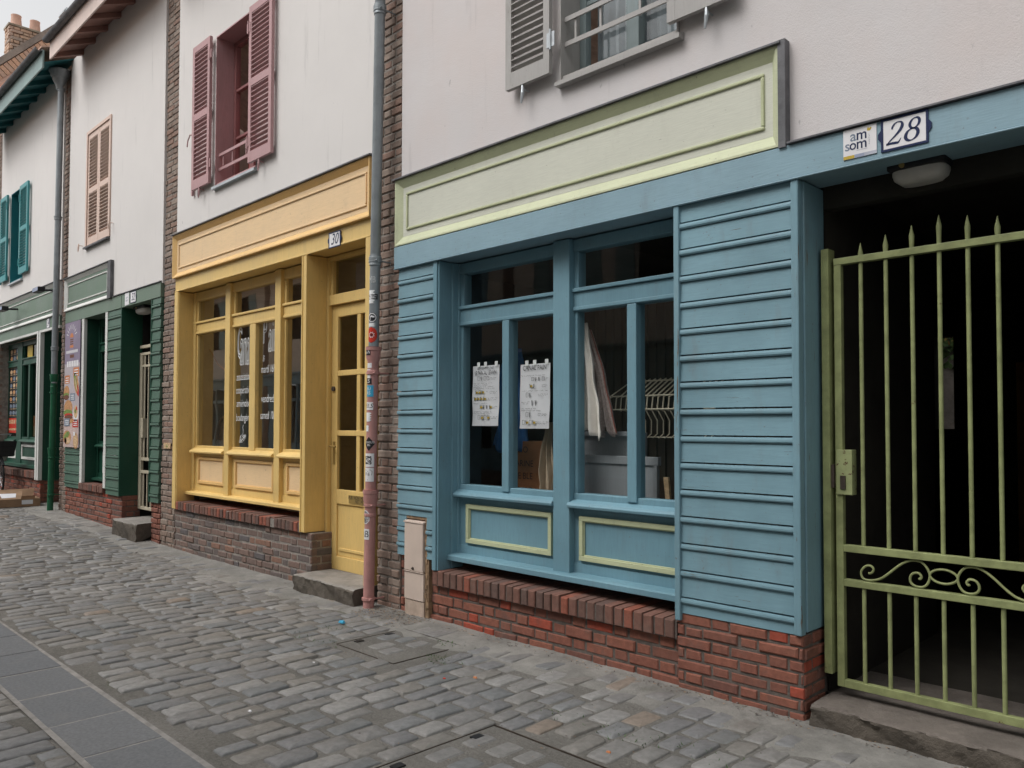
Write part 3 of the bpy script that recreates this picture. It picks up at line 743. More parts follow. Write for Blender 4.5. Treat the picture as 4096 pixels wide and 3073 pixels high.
# passage behind the gate
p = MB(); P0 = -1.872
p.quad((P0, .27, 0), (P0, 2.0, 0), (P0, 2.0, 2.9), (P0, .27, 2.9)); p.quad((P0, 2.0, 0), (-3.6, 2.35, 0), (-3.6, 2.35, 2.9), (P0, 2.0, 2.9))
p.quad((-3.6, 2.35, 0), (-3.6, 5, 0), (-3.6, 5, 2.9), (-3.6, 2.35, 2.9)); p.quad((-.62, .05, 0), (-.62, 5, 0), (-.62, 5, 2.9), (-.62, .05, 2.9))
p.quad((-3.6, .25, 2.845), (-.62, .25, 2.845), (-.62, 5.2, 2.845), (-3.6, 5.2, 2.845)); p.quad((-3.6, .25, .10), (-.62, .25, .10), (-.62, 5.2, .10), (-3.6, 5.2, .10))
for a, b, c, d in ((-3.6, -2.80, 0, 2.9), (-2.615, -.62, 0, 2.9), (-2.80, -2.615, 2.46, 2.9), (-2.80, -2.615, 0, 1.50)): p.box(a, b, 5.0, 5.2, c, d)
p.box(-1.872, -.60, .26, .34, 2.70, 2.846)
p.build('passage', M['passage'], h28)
m = MB(); m.box(-2.05, -1.25, 4.96, 4.99, .12, 2.15); m.build('orange_panel', M['orangeglow'], h28)  # orange panel whose colour stands in for a soft glow deep in the passage
# right flank of the shopfront beyond the frame
siding(-.62, 1.9, [z for z in RL], 2.815, .443, M['blue'], h28); m = MB(); m.box(-.62, 1.9, .004, .36, 0, .444); m.build('mortar', M['mortardark'], h28); m = MB(); brick_face(m, -.62, 1.9, -.02, .445, -.004, rough=.004, chip=.06); m.build('plinth', M['brickred'], h28)
m = MB(); m.box(-.66, -.612, -.024, .27, .1, 2.814); m.build('pilaster', M['blue'], h28, bevel=.006)
# courtyard wall with ivy seen through the passage slot
cw = thing('courtyard_wall', (-4, 7, 0), 'sunlit garden wall with ivy seen through the narrow slot behind the green gate', 'wall')
m = MB(); m.box(-8, 0, 7, 7.2, 0, 3.6); m.build('masonry', M['stone'], cw)
m = MB()
for i in range(900):
    x, z = rng.uniform(-4.4, -2.6), 2.9 + rng.normal(0, .22) - .25 * rng.random(); s = rng.uniform(.03, .06); a, t_ = rng.uniform(0, 6.28), rng.uniform(-.5, .5)
    u = Vector((math.cos(a), t_, math.sin(a))) * s; v = Vector((-math.sin(a), .3, math.cos(a))) * s; c = Vector((x, 6.97 - rng.random() * .06, z)); m.cur = 1 if rng.random() < .2 else 0
    m.add([tuple(c - u), tuple(c - v * .7), tuple(c + u), tuple(c + v * .7)], [(0, 1, 2, 3)])
m.build('ivy', [M['leaf'], M['leafdry']], cw)

# ================================================================== HOUSE 30, yellow shopfront
h30 = thing('terraced_house', (-7.8, .3, 0), 'white rendered house with a yellow shopfront and dusky pink shutters, number 30', 'house', 'terraced houses in the row')
wall(h30, -9.87, -5.66, 3.33, 7.435, .0, [(-8.82, -7.84, 4.25, 5.98)], M['stucco'])
tray(h30, -9.90, -5.72, 3.325, 3.85, .065, -.042, -.004, M['orangetrim'], M['apricot'], M['apricot'])
m = MB(); m.box(-9.885, -5.745, -.004, .34, 3.165, 3.325); m.box(-9.885, -5.745, -.012, .0, 3.158, 3.176); m.build('fascia', M['yellow'], h30, bevel=.005)
m = MB(); m.box(-9.888, -9.79, -.012, .22, .51, 3.157); m.box(-9.79, -9.776, -.004, .22, .51, 3.156); m.build('pilaster', M['yellow'], h30, bevel=.006)
m = MB(); m.box(-6.872, -6.855, -.016, .22, .507, 3.157); m.box(-6.855, -6.80, -.008, .22, .507, 3.1565); m.box(-6.80, -6.783, -.016, .25, .507, 3.157); m.build('pilaster', M['yellow'], h30, bevel=.004)
m = MB(); m.box(-5.812, -5.74, -.012, .30, gzf(-5.8) + .1, 3.157); m.build('pilaster', M['yellow'], h30, bevel=.004)
w30 = shop_frame(h30, [(-9.775, -9.70)], [(-8.84, -8.72), (-7.69, -7.57)], [(-9.70, -8.84, []), (-8.72, -7.69, [(-8.29, -8.157)]), (-7.57, -6.872, [])],
    dict(top=3.155, t1=3.045, t0=2.775, r1=2.636, p0=1.278, s0=1.19, s1=1.262, base=.725), .185, .218, .148, M['yellow'], M['glassbright'], .12)
m = MB(); m.prof([(.10, .685), (.10, .715), (.115, .722), (.25, .738), (.25, .685)], -9.775, -6.873); m.build('sill', M['yellow'], w30, bevel=.003)
for a, b in ((-9.60, -8.90), (-8.63, -7.75), (-7.48, -6.90)):
    m = MB(); mould(m, a, b, .825, 1.14, .196, .03, .02); m.build('beading', M['orangetrim'], w30, bevel=.003)
    m = MB(); m.box(a + .03, b - .03, .1935, .198, .855, 1.11); m.build('panel', M['apricot'], w30)
# lettering brushed on the glass
def lettering(parent, items, y, mat, off=-.005):
    m = MB()
    for t in items: text(m, t[0], t[1], t[2], y, t[3], sx=t[4] if len(t) > 4 else 1., shear=t[5] if len(t) > 5 else .12, rot=t[6] if len(t) > 6 else 0., outline=t[7] if len(t) > 7 else 0., off=off)
    return m.build('lettering', mat, parent)
lettering(w30, [('C', -8.61, 2.435, .36, .30, .05, 0, .012), ('anal', -8.465, 2.40, .46, .26, .05, 0, .010), ('P', -8.03, 2.53, .27, .42, .1, 0, .011), ('ain', -7.85, 2.47, .36, .34, .1, 0, .010), ('s', -8.05, 2.26, .10, .7, .1, 0, .012),
                ('association', -8.515, 2.07, .085, .62), ('coopérative', -8.515, 1.92, .085, .60), ('amiénoise', -8.515, 1.77, .085, .66), ('boulangère', -8.515, 1.61, .085, .62),
                ('mardi 16h', -7.95, 2.13, .085, .62), ('vendredi', -7.95, 1.81, .085, .68), ('samedi 10h', -7.95, 1.63, .085, .58)], .2165, M['chalk'])
m = MB()
pts = [(-8.52 + .065 * math.cos(a) * (1 - .25 * math.sin(a * 2.3)), 1.375 + .045 * math.sin(a * 1.13)) for a in np.linspace(0, 24, 90)]
m.ribbon(pts, .006, .2165); m.ribbon([(-8.52, 1.42), (-8.50, 1.45), (-8.515, 1.50), (-8.50, 1.53)], .006, .2165)
m.build('drawing', M['chalk'], w30)
# door
d30 = group_part('door', h30)
m = MB(); m.box(-6.783, -6.742, .205, .31, .14, 3.155); m.box(-6.742, -5.812, .205, .31, 3.12, 3.155); m.box(-6.742, -5.812, .21, .31, 2.685, 2.785); m.box(-6.742, -6.70, .225, .29, 2.785, 3.12); m.box(-5.855, -5.812, .205, .31, .14, 2.684)
m.build('door_frame', M['yellow'], d30, bevel=.004)
m = MB(); L0, L1 = -6.738, -5.858; dy0, dy1 = .245, .29
m.box(L0, -6.637, dy0, dy1, .15, 2.68); m.box(-5.955, L1, dy0, dy1, .15, 2.68)
for a, b in ((2.567, 2.68), (1.999, 2.051), (1.425, 1.476), (.775, .912), (.15, .28)): m.box(-6.637, -5.955, dy0, dy1, a, b)
m.box(-6.32, -6.262, dy0 + .004, dy1, .912, 2.567); m.box(-6.637, -5.955, dy0 + .016, dy1, .28, .775); m.box(-6.60, -5.99, dy0 + .006, dy0 + .0165, .33, .36)
m.build('leaf', M['yellow'], d30, bevel=.005)
m = MB(); m.rect(-6.70, -5.83, 2.783, 3.122, .262)
for a, b in ((.911, 1.426), (1.475, 2.0), (2.05, 2.568)): m.rect(-6.638, -6.318, a, b, .272); m.rect(-6.264, -5.954, a, b, .272)
m.build('pane', M['glass2'], d30)
m = MB(); m.box(-6.70, -6.665, .238, .2455, 1.15, 1.37); m.tube([(-6.682, .245, 1.325), (-6.682, .19, 1.325), (-6.66, .185, 1.325), (-6.575, .19, 1.322)], .009, 8); m.build('handle', M['brass'], d30, bevel=.002)
m = MB(); m.tube([(-6.695, .246, 1.878), (-6.695, .228, 1.878)], .024, 14); m.build('lock', M['iron'], d30, smooth=True)
m = MB(); m.box(-6.42, -6.10, .238, .2455, .795, .872); m.build('letter_slot', M['brass'], d30)
lettering(d30, [('PUB. NON. MERCI', -6.27, .848, .034, .8, .1), ('NET. MO.', -6.235, .815, .03, .85, .1)], .2372, M['ink'])
m = MB(); m.box(-9.87, -6.717, .029, .36, 0, .50); m.box(-9.85, -6.86, -.002, .40, .502, .588); m.build('mortar', M['mortar'], h30)
m = MB(); brick_face(m, -9.88, -6.712, -.01, .505, .022, rough=.004, chip=.05); brick_face(m, .03, .25, -.01, .505, 0, side=-6.71, off=.05); m.build('plinth', M['brickdark'], h30)
m = MB(); header_ledge(m, -9.775, -6.875, .598, .095, -.012, .40); m.build('brick_sill', M['bricksill'], h30)
upper_window(h30, -8.82, -7.84, 4.25, 5.98, M['mauve'], M['mauvedark'], M['zincsill'], .2, bars=(4.445, 4.61), bmat=M['mauve'], lbl='dusky pink window with a red curtain')
shutter(h30, -9.32, -8.86, 4.29, 5.99, -.032, M['mauve'], zm=5.14, hinge=-8.845); shutter(h30, -7.91, -7.42, 4.29, 5.96, -.032, M['mauve'], zm=5.14, hinge=-7.915)
m = MB(); m.box(-9.395, -9.36, -.035, -.012, 4.25, 6.0)
for z in (4.42, 5.0, 5.85): m.box(-9.36, -9.30, -.03, -.018, z, z + .03)
m.build('shutter_bar', M['mauve'], h30)
m = MB(); m.tube([(-9.38, -.03, 4.98), (-9.43, -.04, 4.99), (-9.48, -.045, 4.93), (-9.50, -.045, 4.86)], .008, 6); m.build('hook', M['mauve'], h30)
tieback(h30, -9.12, 4.27, M['mauve']); tieback(h30, -7.68, 4.26, M['mauve'])
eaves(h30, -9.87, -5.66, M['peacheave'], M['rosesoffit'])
room(h30, -9.86, -5.70, .32, 3.0, .4, 3.15, M['room'])

# ================================================================== HOUSE 32, green cladding
h32 = thing('terraced_house', (-12.2, .3, gzf(-12.2)), 'white rendered house with green clapboards, peach shutters and a food banner, number 32', 'house', 'terraced houses in the row')
wall(h32, -14.16, -10.30, 3.33, 7.435, .0, [(-13.28, -12.25, 4.25, 6.02)], M['stucco'])
tray(h32, -14.20, -12.19, 3.345, 3.86, .06, -.04, -.006, M['whitetrim'], M['sagebeam'], M['whitetrim'], leadend=.13)
m = MB(); m.box(-14.2, -10.32, -.015, .25, 3.155, 3.343); m.box(-11.71, -11.69, -.02, -.012, 3.14, 3.343); m.build('fascia', M['sagebeam'], h32, bevel=.005)
m = MB(); m.prof([(-.03, 3.345), (-.03, 3.355), (.02, 3.375), (.02, 3.345)], -12.03, -10.32); m.build('flashing', M['lead'], h32)
L32 = [3.065 - .1515 * i for i in range(17)]
siding(-14.13, -13.38, L32, 3.15, .55, M['greygreen'], h32); siding(-12.238, -11.70, L32, 3.15, .54, M['greygreen'], h32); siding(-10.60, -10.32, L32, 3.15, .54, M['greygreen'], h32)
for a, b in ((-13.375, -13.265), (-12.33, -12.24)):
    m = MB(); m.box(a, b, -.016, .03, .62, 3.153); m.build('trim', M['whitetrim'], h32, bevel=.004)
m = MB(); m.box(-13.30, -13.262, .03, .26, .64, 3.152); m.build('pilaster', M['green'], h32); m = MB(); m.box(-11.70, -11.672, -.018, .27, .545, 3.152); m.build('pilaster', M['green'], h32, bevel=.004)
m = MB(); m.box(-10.625, -10.60, -.016, .27, .54, 3.152); m.build('pilaster', M['green'], h32, bevel=.004)
w32 = shop_frame(h32, [(-13.262, -13.20)], [], [(-13.20, -12.335, [(-12.80, -12.73)])], dict(top=3.15, t1=3.04, t0=2.77, r1=2.64, p0=1.28, s0=1.19, s1=1.25, base=.72), .20, .235, .15, M['green'], M['glass2'], .14)
m = MB(); mould(m, -12.98, -12.45, .80, 1.12, .21, .035, .02); m.build('beading', M['whitetrim'], w32)
m = MB(); m.prof([(.12, .69), (.12, .72), (.26, .74), (.26, .69)], -13.262, -12.335); m.build('sill', M['green'], w32)
m = MB(); m.box(-14.15, -11.678, .028, .36, 0, .55); m.box(-13.37, -12.34, .03, .40, .55, .62); m.box(-10.61, -10.31, .05, .3, 0, .54); m.build('mortar', M['mortardark'], h32)
m = MB(); brick_face(m, -14.15, -11.675, .05, .548, .02, rough=.004); brick_face(m, .03, .27, .02, .548, 0, side=-11.672); m.build('plinth', M['brickred'], h32); m = MB(); brick_face(m, -10.61, -10.32, .0, .54, .02); m.build('plinth', M['brickred'], h32)
m = MB(); header_ledge(m, -13.375, -12.335, .645, .10, -.025, .36); m.build('brick_sill', M['bricksill'], h32)
fw = group_part('upper_window', h32); fw['label'] = 'window behind closed peach louvred shutters'
m = MB(); m.box(-13.30, -13.245, -.02, .06, 4.25, 6.03); m.box(-12.285, -12.23, -.02, .06, 4.25, 6.03); m.box(-13.245, -12.285, -.02, .06, 5.98, 6.03); m.build('frame', M['peach'], fw, bevel=.003)
m = MB(); m.prof([(-.05, 4.215), (-.05, 4.24), (.04, 4.262), (.04, 4.215)], -13.29, -12.24); m.build('sill', M['lead'], fw)
m = MB(); m.box(-13.24, -12.29, .10, .12, 4.27, 5.98); m.build('blind', M['dark'], fw)
shutter(h32, -13.243, -12.768, 4.27, 5.975, .03, M['peach'], zm=5.10); shutter(h32, -12.762, -12.287, 4.27, 5.975, .03, M['peach'], zm=5.10)
tieback(h32, -12.12, 4.42, M['peach']); tieback(h32, -13.46, 4.30, M['peach'])
eaves(h32, -13.68, -10.30, M['peacheave'], M['rosesoffit'], n0=-13.62)
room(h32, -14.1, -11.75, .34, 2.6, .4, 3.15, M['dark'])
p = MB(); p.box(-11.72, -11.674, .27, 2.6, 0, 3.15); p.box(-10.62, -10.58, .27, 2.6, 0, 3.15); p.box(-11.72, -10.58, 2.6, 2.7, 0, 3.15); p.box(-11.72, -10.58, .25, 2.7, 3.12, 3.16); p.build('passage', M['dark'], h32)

# ================================================================== HOUSE 34, far green shop
h34 = thing('terraced_house', (-16.5, .3, gzf(-16.5)), 'white rendered house with teal shutters and a dark green shopfront edged in white, far left', 'house', 'terraced houses in the row')
wall(h34, -18.53, -14.51, 3.33, 7.435, .0, [(-17.74, -16.86, 4.25, 5.98)], M['stucco'])
tray(h34, -18.55, -14.52, 3.345, 3.89, .06, -.04, -.006, M['whitetrim'], M['sagebeam'], M['whitetrim'])
m = MB(); m.box(-18.53, -14.52, -.01, .25, 3.165, 3.343); m.build('fascia', M['sagebeam'], h34)
for a, b, c, d in ((-15.79, -15.70, .57, 3.165), (-15.66, -15.58, .57, 3.165)):
    m = MB(); m.box(a, b, -.016, .05, c, d); m.build('trim', M['whitetrim'], h34, bevel=.004)
m = MB(); m.box(-18.53, -15.79, -.014, .03, 3.125, 3.165); m.box(-15.58, -14.52, -.014, .03, 3.125, 3.165); m.build('trim', M['whitetrim'], h34)
m = MB(); m.box(-15.70, -15.66, -.002, .05, .57, 3.164); m.box(-15.63, -15.585, .05, .45, .57, 3.164); m.build('pilaster', M['green'], h34)
w34 = shop_frame(h34, [(-15.86, -15.79)], [(-17.80, -17.46)], [(-18.53, -17.80, []), (-17.46, -15.86, [(-17.03, -16.93)])], dict(top=3.125, t1=3.03, t0=2.78, r1=2.66, p0=1.30, s0=1.2, s1=1.27, base=.80), .18, .22, .165, M['green'], M['glass2'], .12)
for a, b in ((-18.38, -17.83), (-17.43, -16.3)):
    m = MB(); mould(m, a, b, .88, 1.16, .19, .04, .02); m.build('beading', M['whitetrim'], w34)
m = MB(); m.prof([(.08, .74), (.08, .79), (.26, .81), (.26, .74)], -18.53, -15.80); m.build('sill', M['green'], w34)
m = MB(); m.box(-18.53, -15.606, .038, .36, 0, .6); m.build('mortar', M['mortardark'], h34)
m = MB(); brick_face(m, -18.53, -15.60, .12, .58, .03, rough=.004); brick_face(m, .03, .4, .12, .56, 0, side=-15.6); m.build('plinth', M['brickred'], h34)
m = MB(); header_ledge(m, -18.53, -15.80, .71, .12, -.02, .36); m.build('brick_sill', M['bricksill'], h34)
m = MB(); m.box(-15.58, -14.52, .45, .50, .1, 3.16); m.box(-15.5, -15.42, .42, .45, .2, 3.1); m.box(-14.62, -14.54, .42, .45, .2, 3.1); m.box(-15.42, -14.62, .42, .45, 2.5, 2.6); m.build('door', M['green'], h34)
upper_window(h34, -17.74, -16.86, 4.25, 5.98, M['tealdark'], M['tealdark'], M['zincsill'], .2, lbl='teal window, mostly hidden by its open shutter')
shutter(h34, -18.30, -17.80, 4.32, 5.98, -.032, M['teal'], zm=5.14, hinge=-17.79); shutter(h34, -16.90, -16.36, 4.31, 5.95, -.032, M['teal'], zm=5.14, hinge=-16.9)
m = MB(); m.box(-18.40, -18.35, -.035, -.012, 4.3, 5.98); m.build('shutter_bar', M['teal'], h34)
eaves(h34, -18.5, -14.06, M['tealeave'], M['tealsoffit'], n0=-18.35)
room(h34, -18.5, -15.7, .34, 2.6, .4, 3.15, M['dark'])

# ================================================================== taller brick house beyond
hb = thing('brick_house', (-22, .3, gzf(-22)), 'taller old brick house with a brick edged gable and chimney rising behind the teal eaves', 'house')
m = MB(); m.box(-27, -18.87, .02, 7.9, .1, 8.25); m.build('wall', M['brickorange'], hb)
m = MB(); ga = [(-.05, 8.2), (-.05, 8.48), (3.9, 12.68), (7.9, 8.48), (7.9, 8.2)]
m.add([(-18.62, y, z) for y, z in ga] + [(-18.86, y, z) for y, z in ga], [(0, 1, 2, 3, 4), (9, 8, 7, 6, 5)] + [(i, (i + 1) % 5, 5 + (i + 1) % 5, 5 + i) for i in range(5)]); m.box(-18.86, -18.62, .03, 7.9, 7.0, 8.2)
m.build('gable', plain('pink_render', (.68, .52, .45), .95, .14, 3, .5), hb)
m = MB(); n = 58
for i in range(n):
    t0, t1 = i / n, (i + .84) / n; y0_, y1_ = -.08 + 3.98 * t0, -.08 + 3.98 * t1; z0_, z1_ = 8.47 + 4.22 * t0, 8.47 + 4.22 * t1; m.rv = rng.random(); k = .018
    m.add([(-18.60, y0_ + k, z0_), (-18.60, y1_ + k, z1_), (-18.60, y1_ - .13, z1_ + .13), (-18.60, y0_ - .13, z0_ + .13), (-18.88, y0_ + k, z0_), (-18.88, y1_ + k, z1_), (-18.88, y1_ - .13, z1_ + .13), (-18.88, y0_ - .13, z0_ + .13)],
          [(0, 1, 2, 3), (4, 7, 6, 5), (0, 4, 5, 1), (1, 5, 6, 2), (2, 6, 7, 3), (3, 7, 4, 0)])
m.build('coping', M['brickorange'], hb)
m = MB(); m.add([(-18.58, -.23, 8.60), (-18.58, 3.75, 12.82), (-18.58, 3.67, 12.90), (-18.58, -.31, 8.68), (-18.9, -.23, 8.60), (-18.9, 3.75, 12.82), (-18.9, 3.67, 12.90), (-18.9, -.31, 8.68)],
    [(0, 1, 2, 3), (4, 7, 6, 5), (0, 4, 5, 1), (1, 5, 6, 2), (2, 6, 7, 3), (3, 7, 4, 0)]); m.build('capping', M['stone'], hb)
m = MB(); m.prof([(-.5, 8.2), (-.5, 8.3), (3.85, 12.8), (8.3, 8.3), (8.3, 8.2), (3.85, 12.7)], -27, -18.9); m.build('roof', M['tile'], hb)
m = MB(); m.add([(-18.6, -.1, 8.25), (-18.6, 1.4, 9.72), (-18.6, 1.4, 9.80), (-18.6, -.1, 8.33), (-18.45, -.1, 8.25), (-18.45, 1.4, 9.72), (-18.45, 1.4, 9.80), (-18.45, -.1, 8.33)], [(0, 1, 2, 3), (4, 7, 6, 5), (0, 4, 5, 1), (1, 5, 6, 2), (2, 6, 7, 3), (3, 7, 4, 0)]); m.build('verge_tile', M['tile'], hb)
ch = MB(); bmz = 8.4
cm = MB(); cm.box(-19.32, -19.02, .20, 1.0, 8.4, 9.80); 
cc = MB(); 
for face in range(1):
    brick_face(cc, -19.34, -18.98, 8.4, 9.83, .165, rough=.006); brick_face(cc, .20, 1.02, 8.4, 9.83, 0, side=-18.97, rough=.006)
chm = group_part('chimney', hb); cm.build('mortar', M['palemortar'], chm); cc.build('brickwork', M['brickorange'], chm)
m = MB(); m.box(-19.36, -18.95, .15, 1.05, 9.832, 9.87); m.build('capping', concrete('mossy_capping', (.36, .31, .24), .8), chm)
for y in (.33, .68):
    m = MB(); m.lathe([(.115, 9.865), (.11, 9.9), (.092, 10.10), (.098, 10.115), (.098, 10.135), (.075, 10.135), (.07, 10.05)], -19.15, y, 18); m.build('chimney_pot', plain('terracotta', (.64, .42, .33), .8, .12, 6, .3), chm, smooth=True)
ch2 = group_part('chimney', hb); m = MB(); m.box(-19.2, -18.9, 1.2, 1.75, 9.2, 10.42); m.build('brickwork', M['brickorange'], ch2)
m = MB(); m.box(-19.22, -18.88, 1.17, 1.2, 9.2, 10.5); m.box(-18.9, -18.87, 1.2, 1.24, 9.2, 10.45); m.box(-18.9, -18.87, 1.42, 1.46, 9.2, 10.44); m.box(-19.24, -18.86, 1.15, 1.8, 10.43, 10.46); m.add([(-19.05, 1.17, 10.5), (-18.95, 1.30, 10.5), (-19.0, 1.25, 10.62)], [(0, 1, 2)]); m.build('zinc_cladding', M['zincsill'], ch2)

# ================================================================== opposite side of the street (seen in the glass)
def opposite(x0, x1, col, label, boards=True, H=7.1):
    t = thing('terraced_house', ((x0 + x1) / 2, -8.4, gzf((x0 + x1) / 2)), label, 'house', 'houses across the street')
    yw = -8.25; w = x1 - x0; W = lambda f: x0 + w * f
    hs = [(W(.22), W(.22) + .95, 4.2, 5.9), (W(.62), W(.62) + .95, 4.2, 5.9)]
    m = MB()
    xs_ = sorted({x0, x1, *[h[0] for h in hs], *[h[1] for h in hs]}); zs_ = [3.1, 4.2, 5.9, H]
    for i in range(len(xs_) - 1):
        for k in range(3):
            if not any(h[0] < (xs_[i] + xs_[i + 1]) / 2 < h[1] and h[2] < (zs_[k] + zs_[k + 1]) / 2 < h[3] for h in hs): m.box(xs_[i], xs_[i + 1], yw - .25, yw, zs_[k], zs_[k + 1])
    m.build('wall', M['stucco_opp'], t)
    for h in hs:
        q = MB(); q.box(h[0], h[1], yw - .24, yw - .14, h[2], h[3]); q.build('window', M['dark'], t)
        q = MB(); q.box(h[0] - .46, h[0], yw, yw + .035, h[2], h[3]); q.box(h[1], h[1] + .46, yw, yw + .035, h[2], h[3]); q.build('shutter', col, t)
    q = MB(); q.box(x0, x1, yw - .1, yw + .05, 2.8, 3.1); q.box(x0, x1, yw - .05, yw + .12, 3.1, 3.16); q.build('fascia', col, t)
    q = MB(); z = .5
    for a, b in ((W(0), W(.2)), (W(.46), W(.74)), (W(.9), W(1))):
        z = .5
        while z < 2.8:
            q.prof([(yw - .05, z), (yw + .012, z), (yw + .0, z + .155), (yw - .05, z + .155)], a, b); z += .156
    q.build('siding', col, t)
    q = MB(); q.box(W(.2), W(.46), yw - .35, yw - .3, .9, 2.8); q.box(W(.74), W(.9), yw - .35, yw - .3, .2, 2.8); q.build('window', M['dark'], t)
    q = MB()
    for f in (.2, .32, .444, .74, .885): q.box(W(f), W(f) + .09, yw - .3, yw - .02, .4, 2.8)
    for a, b in ((.2, .46), (.74, .9)):
        q.box(W(a), W(b), yw - .29, yw - .06, 2.3, 2.4); q.box(W(a), W(b), yw - .29, yw - .06, .4, 1.0)
    q.build('shop_window', col, t)
    q = MB(); q.box(x0, x1, yw - .2, yw - .01, -.05, .5); q.build('plinth', M['brickdark'], t)
    q = MB(); q.prof([(yw + .4, H - .1), (yw + .4, H + .15), (yw - 4, H + 2.3), (yw - 8, H + .15), (yw - 8, H - .1)], x0, x1); q.build('roof', M['tile'], t)
    q = MB(); q.box(x0 - .2, x0 + .12, yw - .2, yw + .02, -.05, H - .1); q.build('pier', M['brickbrown'], t)
oc = [('bluewin', 'house across the street with blue boards opposite the camera'), ('greygreen', 'house across the street with grey green boards'), ('tealeave', 'house across the street with teal grey boards reflected in the yellow shop'),
      ('bluewin', 'house across the street with blue boards reflected in the left part of the yellow shop'), ('bluewin', 'house across the street with blue boards reflected in the middle of the yellow shop'), ('tealeave', 'house across the street with teal grey boards at the far end')]
xx = 4.
for k, (c, l) in enumerate(oc): opposite(xx - 5.6, xx, M[c], l, H=(8.8, 8.2, 7.0, 6.4, 6.2, 6.2)[k]); xx -= 5.6  # houses near the camera made taller to shade the right end of the row
# ================================================================== plates
def plate(x0, x1, z0, z1, y, label, cat='sign', rim=None, group=None):
    t = thing('number_plate', ((x0 + x1) / 2, y, z0), label, cat, group)
    m = MB(); m.box(x0, x1, y - .004, y, z0, z1); m.build('enamel_face', M['white'], t, bevel=.002)
    if rim:
        m = MB(); r = rim; e = .006
        for a, b, c, d in ((x0 - r, x1 + r, z0 - r, z0), (x0 - r, x1 + r, z1, z1 + r), (x0 - r, x0, z0, z1), (x1, x1 + r, z0, z1)): m.box(a, b, y - e, y, c, d)
        zc = (z0 + z1) / 2
        for s, xx in ((-1, x0 - r), (1, x1 + r)): m.poly([(xx, zc - .03), (xx + s * .014, zc - .012), (xx + s * .014, zc + .012), (xx, zc + .03)], y - .005, y)
        m.build('rim', M['navy'], t)
    return t
t = plate(-1.447, -1.254, 2.852, 2.990, -.031, 'white enamel plate reading 28 with a navy rim above the green gate', rim=.010)
def sp(pts, n=60):
    p = np.array(pts, float); k = len(p); out = []
    for u in np.linspace(0, k - 1.0001, n):
        i = int(u); f = u - i; p0, p1, p2, p3 = p[max(i - 1, 0)], p[i], p[min(i + 1, k - 1)], p[min(i + 2, k - 1)]
        out.append(.5 * (2 * p1 + (p2 - p0) * f + (2 * p0 - 5 * p1 + 4 * p2 - p3) * f * f + (3 * p1 - p0 - 3 * p2 + p3) * f ** 3))
    return np.array(out)
def glyph(mb, pts, x, z, h, y, sh=.22):
    q = sp(pts); mb.ribbon([(x + (a[0] + sh * a[1]) * h, z + a[1] * h) for a in q], [a[2] * h for a in q], y)
m = MB(); hh = .104; yy = -.0362
two = [(.10, .70, .07), (.10, .80, .085), (.17, .93, .07), (.31, .985, .05), (.47, .93, .09), (.53, .78, .145), (.48, .60, .13), (.33, .40, .085), (.14, .20, .06), (.0, .03, .04)]
glyph(m, two, -1.432, 2.870, hh, yy); glyph(m, [(-.02, .045, .09), (.20, .055, .10), (.38, .045, .12), (.50, .04, .09), (.56, .13, .045), (.59, .22, .03)], -1.432, 2.870, hh, yy)
up = [(.30 + .20 * math.sin(a), .76 + .225 * math.cos(a), .05 + .075 * abs(math.sin(a + .3)) ** 1.3) for a in np.linspace(0, 2 * PI, 14)]
lo = [(.28 + .26 * math.sin(a), .265 + .265 * math.cos(a), .05 + .10 * abs(math.sin(a + .3)) ** 1.3) for a in np.linspace(0, 2 * PI, 14)]
glyph(m, up, -1.352, 2.870, hh, yy); glyph(m, lo, -1.352, 2.870, hh, yy); m.build('numeral', M['navy'], t)
t = thing('housing_plate', (-1.56, -.03, 2.845), 'square white plate with dark lettering and a yellow leaf, beside number 28', 'sign')
m = MB(); m.box(-1.640, -1.478, -.035, -.031, 2.847, 2.996); m.build('plate', M['white'], t, bevel=.001)
m = MB(); text(m, 'm', -1.549, 2.956, -.0357, .052, sx=.95, off=.012); text(m, 'm', -1.549, 2.912, -.0357, .052, sx=.95, off=.012); text(m, 'o', -1.592, 2.912, -.0357, .050, sx=.9, off=.012); m.build('lettering', M['navy'], t)
m = MB(); text(m, 'a', -1.590, 2.956, -.0357, .052, off=.01); text(m, 's', -1.619, 2.912, -.0357, .050, off=.01); m.build('lettering', M['slate'], t)
m = MB(); text(m, 'HABITAT', -1.512, 2.925, -.0357, .0065, rot=PI / 2, space=1.5); text(m, 'amiens métropole', -1.548, 2.883, -.0357, .005); m.build('lettering', M['slate'], t)
m = MB(); m.poly([(-1.522, 2.968), (-1.508, 2.966), (-1.501, 2.978), (-1.507, 2.984), (-1.513, 2.978), (-1.516, 2.986), (-1.523, 2.979)], -.0357, -.0351); m.box(-1.639, -1.585, -.0357, -.0351, 2.848, 2.864); m.build('emblem', M['ochre'], t)
m = MB(); m.box(-1.585, -1.537, -.0357, -.0351, 2.848, 2.864); m.build('emblem', M['paleblue'], t); m = MB(); m.box(-1.537, -1.479, -.0357, -.0351, 2.848, 2.864); m.build('emblem', plain('mist_ink', (.46, .48, .55), .5), t)
def simple_plate(x0, x1, z0, z1, y, txt, label, h=.09, rim=.008, shear=.25, sx=.8):
    t = plate(x0, x1, z0, z1, y, label, rim=rim); m = MB(); text(m, txt, (x0 + x1) / 2, (z0 + z1) / 2, y - .0055, h, shear=shear, sx=sx); m.build('numeral', M['navy'], t); return t
simple_plate(-6.385, -6.21, 3.16, 3.285, -.013, '30', 'white enamel plate reading 30 above the yellow door', .10, .01, .3, .85)
simple_plate(-11.34, -11.15, 3.185, 3.325, -.016, '32', 'white enamel plate reading 32 on the sage green beam', .10, .006)
